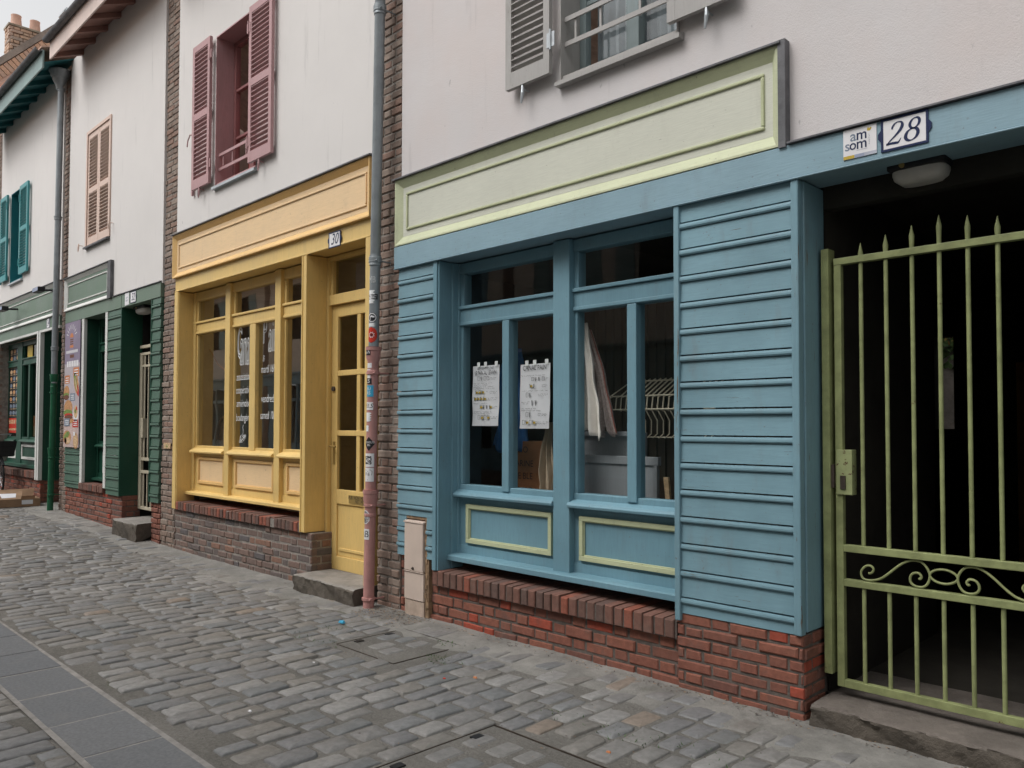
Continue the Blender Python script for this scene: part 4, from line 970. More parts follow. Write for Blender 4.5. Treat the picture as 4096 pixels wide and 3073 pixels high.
simple_plate(-15.22, -15.06, 3.175, 3.325, -.011, '34', 'white house number plate over the far dark green doorway beside the downpipe', .10, .006)
t = thing('housing_plate', (-11.47, -.016, 3.17), 'small white plate with faint grey lettering beside number 32', 'sign')
m = MB(); m.box(-11.55, -11.40, -.020, -.016, 3.17, 3.335); m.build('plate', M['white'], t)
m = MB(); text(m, 'am', -11.47, 3.275, -.0207, .035); text(m, 'som', -11.48, 3.235, -.0207, .035); m.build('lettering', M['slate'], t)
t = thing('marker_tag', (-10.1, .01, 1.24), 'small pale tag on the brick pillar left of the yellow shop', 'tag')
m = MB(); m.box(-10.20, -9.99, .004, .010, 1.235, 1.305); m.build('plate', M['sauce'], t); m = MB(); m.poly([(-10.12, 1.25), (-10.07, 1.25), (-10.095, 1.292)], .0032, .0038); m.build('mark', M['salad'], t)

# ================================================================== downpipes
def wrap_at(cx, cy, r, a0):
    return lambda px, pz, y: (cx + (r + .0026) * math.cos(a0 + px / r), cy + (r + .0026) * math.sin(a0 + px / r), pz)
def sticker(parent, cx, cy, r, z, w, h, mat, ang=-80, txt=None, tm=None, th=.02, shape='rect', label=None, sx=1., shear=0., extra=None):
    a0 = R(ang); m = MB(); n = 12; pts = []
    if shape == 'rect': pts = None
    f = lambda u, v: (cx + (r + .0016) * math.cos(a0 + u / r), cy + (r + .0016) * math.sin(a0 + u / r), z + v)
    rows = 12; vs = []; fs = []
    for j in range(rows + 1):
        v = -h / 2 + h * j / rows
        k = 1.
        if shape == 'round': k = math.sqrt(max(0, 1 - (2 * v / h) ** 2))
        if shape == 'diamond': k = 1 - abs(2 * v / h)
        if shape == 'oct': k = min(1., 1.6 - 1.2 * abs(2 * v / h))
        if shape == 'torn': k = .75 + .25 * math.sin(j * 2.1 + z * 30) 
        if shape == 'heart': k = 1.
        for i in range(n + 1): vs.append(f((-w / 2 + w * i / n) * k, v))
    for j in range(rows):
        for i in range(n): fs.append((j * (n + 1) + i, j * (n + 1) + i + 1, (j + 1) * (n + 1) + i + 1, (j + 1) * (n + 1) + i))
    m.add(vs, fs); o = m.build('sticker', M[mat], parent, label=label)
    W = wrap_at(cx, cy, r, a0)
    if txt:
        m = MB()
        for i, t_ in enumerate(txt): text(m, t_, 0, z + ((len(txt) - 1) / 2 - i) * th * 1.35, 0, th, sx=sx, shear=shear, wrap=W)
        m.build('lettering', M[tm], o)
    if extra:
        for pts_, wd, mm in extra:
            m = MB(); n0 = len(pts_); Lp = []; Rp = []
            for i in range(n0):
                a = pts_[max(i - 1, 0)]; b = pts_[min(i + 1, n0 - 1)]; dx, dz = b[0] - a[0], b[1] - a[1]; l = math.hypot(dx, dz) or 1
                Lp.append(W(pts_[i][0] - dz / l * wd / 2, z + pts_[i][1] + dx / l * wd / 2, 0)); Rp.append(W(pts_[i][0] + dz / l * wd / 2, z + pts_[i][1] - dx / l * wd / 2, 0))
            m.add(Lp + Rp, [(i, n0 + i, n0 + i + 1, i + 1) for i in range(n0 - 1)]); m.build('drawing', M[mm], o)
    return o
def clamp(parent, cx, cy, r, z, mat):
    m = MB(); m.lathe([(r + .001, z - .012), (r + .009, z - .010), (r + .009, z + .010), (r + .001, z + .012)], cx, cy, 20); m.tube([(cx + r * .7, cy + .0, z), (cx + r * .9, cy + r + .02, z), (cx + r * .9, .06, z)], .007, 6); m.tube([(cx + r + .004, cy - .03, z), (cx + r + .026, cy - .03, z)], .008, 6)
    m.build('bracket', mat, parent)
# near pipe
dp = thing('downpipe', (-5.57, -.10, 0), 'grey zinc downpipe on a sticker covered pink iron foot, between the yellow and blue shops', 'downpipe', 'rainwater downpipes')
PX = lambda z: -5.545 + .0195 * (z - 2.2); PY = -.105
m = MB(); m.tube([(PX(2.1), PY, 2.1), (PX(7.1), PY, 7.1), (PX(7.2), -.2, 7.25), (PX(7.2), -.45, 7.4)], .0435, 20); m.build('pipe', M['zinc'], dp, smooth=True)
for z in (5.03, 2.915):
    m = MB(); m.lathe([(.044, z - .06), (.05, z - .055), (.05, z - .035), (.047, z - .03), (.047, z - .012), (.055, z - .008), (.055, z + .012), (.049, z + .018), (.049, z + .03), (.044, z + .034)], PX(z), PY, 22); m.build('collar', M['zinc'], dp, smooth=True); clamp(dp, PX(z), PY, .046, z - .02, M['zinc'])
QX = lambda z: -5.548 + .022 * (z - 2.17)
def cast(parent, zt, zb, mat, cx0, cx1, cy):
    m = MB(); zs_ = [zb, zt - .26, zt - .225, zt - .22, zt - .20, zt - .195, zt - .13, zt - .09, zt - .035, zt - .03, zt - .004, zt, zt - .01]
    rs = [.0455, .0455, .0455, .051, .051, .0465, .0465, .060, .060, .0655, .0655, .060, .048]
    m.tube([(cx0 + (cx1 - cx0) * (zt - z) / (zt - zb), cy, z) for z in zs_], rs, 24); return m.build('cast_iron_pipe', mat, parent, smooth=True)
cast(dp, 2.18, .93, M['castpink'], QX(2.18), QX(.93), PY); cast(dp, .99, -.04, M['castpink'], QX(.99), QX(0), PY)
for z in (1.96, .862, .085): clamp(dp, QX(z), PY, .047, z, M['castpink'])
sz = [(2.735, 'zinc', .0435), ]
def S1(z, w, h, mat, **k): return sticker(dp, PX(z) if z > 2.2 else QX(z), PY, .0436 if z > 2.2 else (.0605 if 2.05 < z < 2.15 else .0457), z, w, h, mat, **k)
a = MB()
W_ = wrap_at(PX(2.735), PY, .0436, R(-72)); m = MB(); text(m, 'MB', 0, 2.735, 0, .05, wrap=W_, outline=.02, sx=.7); m.build('graffiti_tag', M['chalk'], dp)
S1(2.594, .085, .11, 'chalk', shape='torn', ang=-85); S1(2.594, .085, .045, 'ink', ang=-58, txt=['extinction', 'rebellion'], tm='white', th=.014, sx=.8)
S1(2.42, .085, .085, 'ink', ang=-62, shape='round', extra=[([(.034 * math.cos(a), .034 * math.sin(a)) for a in np.linspace(0, 6.2832, 24)], .008, 'white'), ([(-.014, -.022), (-.012, .014)], .004, 'white'), ([(-.012, .009), (.0, .012), (.010, .006), (.022, .009)], .014, 'white')])
S1(2.36, .08, .03, 'chalk', shape='torn', ang=-70)
S1(2.276, .105, .132, 'red', ang=-68, shape='round', extra=[([(.004 + (.026 if k % 2 else .016) * math.cos(k * .393), (.026 if k % 2 else .016) * math.sin(k * .393)) for k in range(17)], .005, 'white'), ([(.004 + .007 * math.cos(k), .007 * math.sin(k)) for k in np.linspace(0, 6.3, 12)], .006, 'ink')])
S1(2.13, .055, .045, 'ink', ang=-85, extra=[([(-.02, -.012), (-.01, .014), (0, -.01), (.008, .016), (.02, -.008)], .006, 'white')])
S1(2.022, .06, .04, 'white', ang=-88, extra=[([(-.02, .006), (.02, .007)], .003, 'slate'), ([(-.02, -.006), (.015, -.006)], .003, 'slate')])
S1(1.955, .06, .075, 'chalk', ang=-92, shape='torn', extra=[([(-.005 + .012 * math.cos(k), .02 * math.sin(k)) for k in np.linspace(0, 6.3, 14)], .002, 'ink')])
S1(1.892, .075, .05, 'ink', ang=-95, txt=['LS'], tm='white', th=.034)
S1(1.81, .085, .095, 'cyan', ang=-80, txt=['EU', 'RS'], tm='white', th=.026, sx=.9)
S1(1.685, .085, .065, 'white', ang=-80, txt=['ELS'], tm='ink', th=.036, shear=.3, extra=[([(-.042, .024), (.042, .024)], .016, 'orange')])
S1(1.594, .075, .075, 'chalk', ang=-88, shape='torn'); S1(1.50, .05, .05, 'chalk', ang=-95, shape='torn')
S1(1.372, .105, .115, 'ink', ang=-66, shape='diamond', txt=['SMOKEUSE', '80s'], tm='white', th=.017, sx=.85)
scr = [(.03 * math.sin(k * 2.3), .032 * math.sin(k * 1.37 + .5)) for k in np.linspace(0, 13, 46)]
S1(1.236, .105, .112, 'white', ang=-72, extra=[(scr, .005, 'ink')])
hrt = [(.0, -.045), (-.034, .0), (-.038, .026), (-.022, .042), (0, .026), (.022, .042), (.038, .026), (.034, .0), (0, -.045)]
S1(1.116, .105, .115, 'white', ang=-72, extra=[(hrt, .0028, 'iron'), ([(-.022, .02), (-.02, -.008), (-.008, .005), (-.012, .022), (.0, -.004), (.010, -.006), (.014, .016), (.006, .02), (.008, -.006), (.02, .0)], .0026, 'iron')])
S1(.764, .085, .112, 'white', ang=-95, shape='oct'); S1(.764, .075, .10, 'ink', ang=-95.1, shape='oct', txt=['STOP'], tm='white', th=.025, sx=.85, extra=[([(-.03, -.022), (.03, -.024)], .022, 'orange')])
S1(.623, .09, .088, 'white', ang=-98, txt=['AB'], tm='ink', th=.055, sx=.85, extra=[([(-.045, .038), (.045, .038)], .010, 'red'), ([(-.045, -.038), (.045, -.038)], .010, 'red')])
# far pipe
dp2 = thing('downpipe', (-14.4, -.10, gzf(-14.4)), 'grey zinc downpipe with a hopper head and a dark green iron foot', 'downpipe', 'rainwater downpipes')
FX = lambda z: -14.41 + .018 * (z - 2.3)
m = MB(); m.tube([(FX(2.2), PY, 2.2), (FX(7.0), PY, 7.0)], .046, 18); m.build('pipe', M['zinc'], dp2, smooth=True)
for z in (6.98, 4.88, 2.76):
    m = MB(); m.lathe([(.047, z - .03), (.055, z - .026), (.055, z + .01), (.06, z + .014), (.06, z + .03), (.047, z + .034)], FX(z), PY, 18); m.build('collar', M['zinc'], dp2, smooth=True)
m = MB(); m.lathe([(.048, 6.98), (.056, 7.03), (.10, 7.12), (.112, 7.15), (.112, 7.165), (.135, 7.19), (.145, 7.24), (.158, 7.255), (.158, 7.285), (.14, 7.29), (.13, 7.2)], FX(7.1), -.13, 24); m.build('hopper_head', M['zinc'], dp2, smooth=True)
cast(dp2, 2.35, 1.10, M['castgreen'], FX(2.35), FX(1.1) - .02, PY); cast(dp2, 1.16, gzf(-14.4) - .03, M['castgreen'], FX(1.1) - .02, FX(0) - .05, PY)
for z in (2.05, 1.0, .4): clamp(dp2, FX(z) - .015, PY, .048, z, M['castgreen'])

# ================================================================== gates
def gate(name, label, xl, xr, y, zb, zt, r1, r2, bars, tips, mat, br=.0108, fr=.038, lockx=None, scroll=None):
    t = thing(name, ((xl + xr) / 2, y, zb), label, 'gate')
    d = .018
    m = MB(); m.box(xl, xl + fr, y - d, y + d, zb, zt); m.box(xr - fr, xr, y - d, y + d, zb, zt); m.box(xl + fr, xr - fr, y - d, y + d, zb, zb + .04); m.build('frame', mat, t, bevel=.003)
    for z0, z1 in ((zt, zt + .036), r1, r2):
        m = MB(); a, b = (xl, xr) if z0 == zt else (xl + fr, xr - fr); m.box(a, b, y - d - .002, y + d + .002, z0, z1); m.build('rail', mat, t, bevel=.003)
    for x, tz in zip(bars, tips):
        m = MB(); m.tube([(x, y, zb + .035), (x, y, r2[0] + .005)], br, 10); m.tube([(x, y, r1[1] - .005), (x, y, zt + .04), (x, y, tz - .10), (x, y, tz - .055), (x, y, tz)], [br, br, br * 1.05, br * 1.25, .0015], 10); m.build('bar', mat, t, smooth=True)
    return t
g28 = gate('iron_gate', 'pale green iron gate with spear topped bars and scrollwork under number 28', -1.797, -.769, .22, .165, 2.377, (.868, .905), (.690, .726),
    [-1.661, -1.535, -1.409, -1.283, -1.157, -1.031, -.905], [2.479, 2.503, 2.528, 2.556, 2.532, 2.505, 2.479], M['limemetal'])
m = MB(); m.box(-1.856, -1.815, .18, .26, .225, 2.468); m.build('post', M['limemetal'], g28, bevel=.003)
m = MB(); m.box(-.75, -.70, .18, .26, .225, 2.468); m.build('post', M['limemetal'], g28, bevel=.003)
m = MB(); m.box(-1.787, -1.705, .190, .250, 1.165, 1.40); m.build('lock_box', plain('chipped_lime_paint', (.30, .33, .16), .5, .15, 9, .3, spots=((.10, .045, .025), 26, .585)), g28, bevel=.003)
m = MB(); m.box(-1.765, -1.738, .183, .1895, 1.195, 1.265); m.box(-1.822, -1.800, .19, .25, 1.20, 1.32); m.build('latch_plate', M['iron'], g28)
SC = [(-1.638, .768), (-1.621, .774), (-1.613, .792), (-1.625, .807), (-1.649, .805), (-1.67, .785), (-1.676, .763), (-1.666, .739), (-1.642, .733), (-1.614, .736), (-1.577, .75), (-1.538, .781), (-1.498, .818), (-1.459, .847), (-1.421, .860), (-1.384, .856), (-1.358, .832), (-1.345, .798), (-1.352, .762), (-1.37, .739), (-1.397, .733), (-1.423, .74), (-1.436, .759), (-1.433, .783), (-1.418, .798), (-1.396, .800), (-1.383, .785), (-1.389, .773), (-1.397, .776)]
cx = -1.283
for s in (1, -1):
    m = MB(); m.tube([(cx + s * (a - cx), .22, b) for a, b, _ in sp([(p[0], p[1], 0) for p in SC], 110)], .0062, 8); m.build('scroll', M['limemetal'], g28, smooth=True)
m = MB(); ln = [(cx + .062 * math.cos(a), .22, .798 + .034 * math.sin(a) * abs(math.sin(a)) ** .15) for a in np.linspace(0, 2 * PI, 40)[:-1]]; m.tube(ln, .006, 8, closed=True); m.build('scroll', M['limemetal'], g28, smooth=True)
g32 = gate('iron_gate', 'cream painted iron gate with two visible bars in the green house passage', -11.66, -10.64, .25, .36, 2.50, (1.035, 1.075), (.86, .90), [-11.50, -11.37, -11.24, -11.11, -10.98, -10.85, -10.74], [2.44] * 7, M['cream'], fr=.09)
m = MB(); m.box(-11.66, -10.64, .23, .27, 2.60, 2.64); m.box(-11.58, -11.49, .22, .28, 1.35, 1.62); m.build('lock_box', M['cream'], g32, bevel=.003)
for x in (-11.50, -11.37, -11.24): 
    m = MB(); m.box(x - .014, x + .014, .242, .258, 2.30, 2.335); m.build('rail', M['cream'], g32)
m = MB(); m.box(-11.57, -10.73, .235, .265, 2.335, 2.365); m.build('rail', M['cream'], g32)

# ================================================================== lamps, floodlights
def lamp(x0, x1, y, z0, z1, label, back=True):
    t = thing('bulkhead_lamp', ((x0 + x1) / 2, y, z1), label, 'lamp')
    cx, w = (x0 + x1) / 2, (x1 - x0) / 2; m = MB(); rings = [(1, 1, .045), (1.0, 1.0, .02), (.94, .92, -.02), (.72, .7, -.055), (.45, .4, -.066)]
    vs = []; n = 24
    for a, b, dz in rings:
        for k in range(n):
            c_, s_ = math.cos(2 * PI * k / n), math.sin(2 * PI * k / n); vs.append((cx + w * a * math.copysign(abs(c_) ** .5, c_), y + .08 * b * math.copysign(abs(s_) ** .5, s_), z1 - .03 + dz * .62))
    m.add(vs, [(i * n + k, i * n + (k + 1) % n, (i + 1) * n + (k + 1) % n, (i + 1) * n + k) for i in range(4) for k in range(n)] + [tuple(range(4 * n, 5 * n))]); m.build('diffuser', M['lampdiff'], t, smooth=True)
    m = MB(); m.box(x0 - .01, x1 + .01, y - .09, y + .085, z1, z1 + .035); m.build('base', M['black'], t, bevel=.01)
    m = MB(); m.tube([(cx - .06, y - .088, z1 + .017), (cx - .06, y - .096, z1 + .017)], .013, 14); m.build('sensor', M['brass'], t, smooth=True)
lamp(-1.485, -1.235, .22, 2.72, 2.795, 'white plastic bulkhead lamp under the beam over the green gate')
lamp(-11.50, -11.12, .16, 3.03, 3.115, 'white plastic bulkhead lamp under the beam in the green house passage')
def flood(x, y, z, label):
    t = thing('floodlight', (x, y, z), label, 'floodlight', 'floodlights over the far shop')
    m = MB(); m.box(x - .16, x + .16, y - .09, y + .02, z - .045, z + .035); m.build('housing', M['black'], t, bevel=.012)
    m = MB(); m.box(x - .15, x + .15, y - .093, y - .0905, z - .035, z + .025); m.build('lens', M['paleblue'], t)
    m = MB(); m.tube([(x, y + .02, z), (x + .05, .0, z + .01)], .018, 8); m.build('arm', M['black'], t)
flood(-14.86, -.20, 3.76, 'small black floodlight on the sage name board beside the far downpipe'); flood(-17.15, -.2, 3.68, 'small black floodlight at the left edge of the photo over the far shop sign')

# ================================================================== meter cabinet
t = thing('meter_cabinet', (-5.1, -.05, 0), 'narrow beige plastic meter cabinet set into the blue boards beside the brick pillar', 'cabinet')
m = MB(); m.box(-5.228, -4.985, -.008, .06, -.03, .13); m.build('base', M['beigedirty'], t, bevel=.003)
m = MB(); m.box(-5.228, -4.985, -.014, .06, .135, .352); m.prof([(-.014, .352), (-.022, .356), (-.022, .36), (-.008, .362)], -5.228, -4.985); m.build('lower_panel', M['beigebox'], t, bevel=.004)
m = MB(); m.box(-5.225, -4.988, -.020, .05, .363, .742); m.build('door', M['beigebox'], t, bevel=.006)
m = MB(); m.prof([(-.024, .744), (-.024, .756), (.05, .775), (.05, .744)], -5.232, -4.98); m.build('cap', M['beigebox'], t, bevel=.002)
m = MB(); m.tube([(-5.11, -.019, .385), (-5.11, -.025, .385)], .012, 10); m.box(-5.126, -5.094, -.026, -.023, .381, .389); m.build('lock', M['iron'], t)
m = MB()   # crumbled mortar around it
for i in range(60):
    zz = rng.uniform(.02, .80); xx = rng.choice([-4.965, -4.968, -4.955]) + rng.normal(0, .006); s = rng.uniform(.008, .02); m.box(xx - s * .7, xx + s * .7, rng.uniform(-.006, .01), .05, zz - s, zz + s)
m.box(-4.985, -4.94, .004, .05, 0, .80); m.box(-5.23, -4.955, .002, .05, .776, .815)
m.build('mortar_edge', M['earth'], t)

# ================================================================== steps
def step(x0, x1, y0, y1, z0, z1, label, mat):
    t = thing('stone_step', ((x0 + x1) / 2, (y0 + y1) / 2, z0), label, 'step', 'stone doorsteps')
    nx, nz, ny = 60, 7, 6; m = MB(); vs = []
    prof = [(0, i / nz) for i in range(nz)] + [(.0, .94), (.012, .985), (.035, 1.)] + [((i + 1) / ny, 1.) for i in range(ny)]
    A = [rng.uniform(0, 6, 4) for _ in prof]
    for i in range(nx + 1):
        x = x0 + (x1 - x0) * i / nx
        for k, (u, v) in enumerate(prof):
            w = .006 * math.sin(x * 7 + A[0][0] + k * .5) + .005 * math.sin(x * 19 + A[1][1] + k * .9) + .003 * math.sin(x * 41 + k * 1.7)
            top = k > nz
            wear = .010 * max(0, math.sin(x * 4.3 + A[2][0])) ** 3 if nz - 1 < k < nz + 3 else 0
            vs.append((x, y0 + (y1 - y0) * u + (w * .25 if top else w + .004 * rng.standard_normal()) + wear, z0 + (z1 - z0) * v + (.0012 * math.sin(x * 11 + k) if top else 0) - wear * .6))
    q = len(prof); fs = [(i * q + k, (i + 1) * q + k, (i + 1) * q + k + 1, i * q + k + 1) for i in range(nx) for k in range(q - 1)]
    fs += [tuple(range(q)) + (), tuple(range(nx * q + q - 1, nx * q - 1, -1))]
    m.add(vs, fs)
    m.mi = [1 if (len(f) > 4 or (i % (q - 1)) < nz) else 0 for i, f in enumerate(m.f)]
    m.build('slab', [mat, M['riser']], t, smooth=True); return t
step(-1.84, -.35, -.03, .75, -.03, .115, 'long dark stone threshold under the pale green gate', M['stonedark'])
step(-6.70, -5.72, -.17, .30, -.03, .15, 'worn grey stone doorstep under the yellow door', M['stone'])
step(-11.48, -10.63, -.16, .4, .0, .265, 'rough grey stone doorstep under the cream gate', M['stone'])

# ================================================================== posters in the blue window
def poster(x0, x1, z0, z1, label, titles, seed):
    t = thing('poster', ((x0 + x1) / 2, .235, z0), label, 'poster', 'hand drawn posters taped inside the blue window')
    r = random.Random(seed); m = MB(); n = 10; vs = []
    for j in range(n + 1):
        for i in range(5): vs.append((x0 + (x1 - x0) * i / 4 - .010 * (1 - j / n), .236 + .006 * math.sin(j * .9 + i) * (1 - j / n), z0 + (z1 - z0) * j / n))
    m.add(vs, [(j * 5 + i, j * 5 + i + 1, (j + 1) * 5 + i + 1, (j + 1) * 5 + i) for j in range(n) for i in range(4)]); m.build('sheet', M['paper'], t, smooth=True)
    y = .2285; m = MB()
    for s, zz, h, sx in titles: text(m, s, (x0 + x1) / 2, zz, y, h, sx=sx)
    m.build('lettering', M['ink'], t)
    m = MB(); c = MB()
    def line(xa, xb, z, a=.004):
        pts = []; x = xa
        while x < xb:
            pts.append((x, z + r.uniform(-a, a)))
            x += r.uniform(.003, .006)
            if r.random() < .14: 
                if len(pts) > 1: m.ribbon(pts, .0019, y)
                pts = []; x += .006
        if len(pts) > 1: m.ribbon(pts, .0019, y)
    W = x1 - x0; z = z1 - .085
    while z > z0 + .03:
        if r.random() < .42:
            hh = r.uniform(.03, .05); xa = x0 + W * r.uniform(.04, .5)
            for k in range(r.randint(2, 4)):
                xx = xa + k * .035
                if r.random() < .5: m.ribbon([(xx, z), (xx + .022, z), (xx + .022, z - hh * .7), (xx, z - hh * .7), (xx, z)], .003, y)
                else: m.ribbon([(xx, z), (xx + .004, z - hh * .8)], .006, y); m.ribbon([(xx + .012, z), (xx + .012, z - hh * .6)], .0025, y)
                if r.random() < .4: c.ribbon([(xx, z - hh * .45), (xx + .026, z - hh * .4)], .016, y + .0004)
            line(xa + .12 if xa < x0 + W * .4 else x0 + .012, x1 - .015 if xa < x0 + W * .4 else xa - .01, z - .012); line(xa + .12 if xa < x0 + W * .4 else x0 + .012, x1 - .03 if xa < x0 + W * .4 else xa - .02, z - .024); z -= hh + .012
        else:
            line(x0 + .012, x0 + W * r.uniform(.55, .95), z); z -= .0135
    m.build('handwriting', M['ink'], t); c.build('drawing', M['ochre'], t)
    m = MB()
    for xx in (x0 + .07, x0 + W * .5, x1 - .03): m.box(xx - .016, xx + .016, .2295, .2300, z1 - .01, z1 + .028)
    m.build('tape', M['chalk'], t)
poster(-4.685, -4.385, 1.522, 1.990, 'hand drawn paper poster headed LE PAIN AU LEVAIN, left pane of the blue window', [('COMMENT ON FAIT', 1.968, .018, .8), ('LE PAIN AU LEVAIN', 1.932, .032, .62)], 3)
poster(-4.160, -3.862, 1.503, 1.975, 'hand drawn paper poster headed CANAL PAIN, second pane of the blue window', [('CANAL PAIN', 1.945, .036, .8)], 5)

# ================================================================== things inside the blue shop
def cloth_fall(name, label, cat, top, bot, y, mat, n=26, wt=.05, wb=.3, fold=.03, trim=None, seed=1):
    """a hung cloth: narrow at the hook, spreading into folds"""
    t = thing(name, (bot[0], y, bot[1]), label, cat); r = np.random.default_rng(seed); ph = r.uniform(0, 6, 4); m = MB(); vs = []; k = 36
    for j in range(n + 1):
        f = j / n; w = (wt + (wb - wt) * f ** .8) * (1 + .16 * math.sin(f * 7 + ph[0]) + .07 * math.sin(f * 17 + ph[1])); cx = top[0] + (bot[0] - top[0]) * f + .012 * math.sin(f * 6 + ph[2]); z = top[1] + (bot[1] - top[1]) * f
        for i in range(k + 1):
            u = i / k - .5; fo = fold * (math.sin(u * 17 + ph[0] + f) + .6 * math.sin(u * 31 + ph[1] - 2 * f)) * (.4 + .6 * f)
            vs.append((cx + w * u, y + fo, z - .04 * math.sin(u * 9 + ph[2]) * f + .012 * math.sin(u * 29 + ph[3]) * f))
    m.add(vs, [(j * (k + 1) + i, j * (k + 1) + i + 1, (j + 1) * (k + 1) + i + 1, (j + 1) * (k + 1) + i) for j in range(n) for i in range(k)]); o = m.build('fabric', mat, t, smooth=True)
    o.modifiers.new('thick', 'SOLIDIFY').thickness = .003
    if trim:
        m = MB(); e = [vs[j * (k + 1) + k] for j in range(n + 1)]; m.tube([(a[0] + .003, a[1] - .003, a[2]) for a in e], .004, 6); m.build('red_edging', trim, t)
    return t
cloth_fall('hanging_cloth', 'off white cloth hanging from a hook in the right blue window', 'cloth', (-3.615, 2.24), (-3.54, 1.47), .29, M['cloth'], wb=.22, wt=.11, fold=.026, seed=2)
cloth_fall('hanging_cloth', 'grey pink tea towel with red edging hanging in the right blue window', 'cloth', (-3.61, 2.20), (-3.43, 1.49), .36, M['clothplaid'], wb=.14, trim=M['rededge'], seed=3)
cloth_fall('hanging_cloth', 'dark blue cloth hanging behind the posters', 'cloth', (-4.62, 2.15), (-4.66, 1.32), .62, M['clothblue'], wb=.42, wt=.2, seed=5)
cloth_fall('hanging_cloth', 'beige cloth hanging against the blue centre mullion', 'cloth', (-4.0, 1.55), (-4.03, 1.0), .38, M['clothbeige'], wb=.20, wt=.08, seed=6)
t = thing('wooden_panel', (-3.5, .45, .55), 'tall grey painted panel leaning inside the right blue window under the cloth', 'panel')
m = MB(); m.box(-3.86, -3.20, .46, .485, .55, 1.478); m.box(-3.86, -3.20, .435, .462, 1.452, 1.485); m.build('board', M['board'], t, bevel=.003)
t = thing('wooden_panel', (-3.4, .40, .55), 'wide low grey panel with a rail standing in front of the tall one', 'panel')
m = MB(); m.box(-3.82, -3.06, .405, .425, .55, 1.30); m.box(-3.83, -3.05, .392, .428, 1.262, 1.318); m.build('board', M['board'], t, bevel=.003)
m = MB(); m.box(-3.085, -3.06, .392, .404, .55, 1.262); m.build('stile', M['board'], t)
t = thing('plank', (-2.95, .42, .55), 'short pale plank leaning in the corner of the right blue window', 'plank')
m = MB(); m.add([(a, b, c) for c, s in ((.9, 0), (1.19, -.03)) for a, b in ((-2.985 + s, .40), (-2.95 + s, .40), (-2.95 + s, .42), (-2.985 + s, .42))], [(0, 3, 2, 1), (4, 5, 6, 7), (0, 1, 5, 4), (1, 2, 6, 5), (2, 3, 7, 6), (3, 0, 4, 7)]); m.build('board', M['sauce'], t)
t = thing('wire_rack', (-3.3, .66, 1.45), 'cream wire drying rack hanging inside the right blue window', 'rack')
m = MB()
m.tube([(-3.66, .62, 1.715), (-3.58, .60, 1.735), (-2.75, .60, 1.735)], .006, 6); m.tube([(-3.60, .60, 1.64), (-2.75, .60, 1.64)], .006, 6); m.tube([(-3.45, .72, 1.845), (-2.75, .72, 1.845)], .006, 6); m.tube([(-3.66, .62, 1.715), (-3.60, .60, 1.64)], .006, 6); m.tube([(-3.66, .62, 1.715), (-3.52, .70, 1.83), (-3.44, .72, 1.845)], .005, 6); m.build('frame', M['creamwire'], t)
m = MB()
for i in range(17):
    x = -3.56 + i * .045
    m.tube([(x + .12, .735, 1.86), (x + .10, .715, 1.84), (x + .03, .63, 1.74), (x + .01, .60, 1.725), (x, .60, 1.64), (x + .01, .66, 1.63)], .0052, 5)
m.build('wire', M['creamwire'], t)
t = thing('wire_rack', (-3.0, .68, 1.4), 'lower fan of pale bent wires under the drying rack', 'rack')
m = MB()
for i in range(13):
    x = -3.42 + i * .05; m.tube([(x, .64, 1.63), (x + .03, .66, 1.56), (x + .015, .68, 1.47), (x - .03, .69, 1.44)], .0042, 5)
m.tube([(-3.45, .69, 1.445), (-2.8, .69, 1.445)], .004, 6); m.build('wire', M['creamwire'], t)
t = thing('slatted_screen', (-3.4, 1.3, .4), 'dim screen of upright slats at the back of the blue shop', 'screen')
m = MB(); x = -4.3
while x < -2.25: m.box(x, x + .02, 1.28, 1.30, .4, 2.5); x += .085
m.box(-4.3, -2.25, 1.30, 1.32, .4, 2.5); m.build('slats', M['slatback'], t)
t = thing('carton', (-4.55, .8, .75), 'brown carton with black printing standing low in the blue window', 'box')
m = MB(); m.box(-4.74, -4.28, .62, .92, .78, 1.40); m.build('box', M['cardboardin'], t, bevel=.004)
m = MB(); 
for s, z, h in (('BIO', 1.33, .05), ('FARINE', 1.22, .05), ('DE BLE', 1.12, .05), ('25 KG', 1.0, .06)): text(m, s, -4.51, z, .6185, h)
m.build('lettering', M['ink'], t)
# upper windows: curtains
def curtain(x0, x1, z0, z1, y, mat, label):
    t = thing('curtain', ((x0 + x1) / 2, y, z0), label, 'curtain'); m = MB(); n = 60
    m.add([(x0 + (x1 - x0) * i / n, y + .018 * math.sin(i * 1.25) + .01 * math.sin(i * .5), z) for z in (z0, z1) for i in range(n + 1)], [(i, i + 1, n + 2 + i, n + 1 + i) for i in range(n)]); m.build('fabric', mat, t, smooth=True)
curtain(-3.50, -2.68, 3.9, 5.5, .33, M['curtain'], 'pale net curtain behind the grey barred window'); curtain(-8.70, -7.95, 4.3, 5.9, .34, M['redcurtain'], 'red curtain inside the dusky pink window')
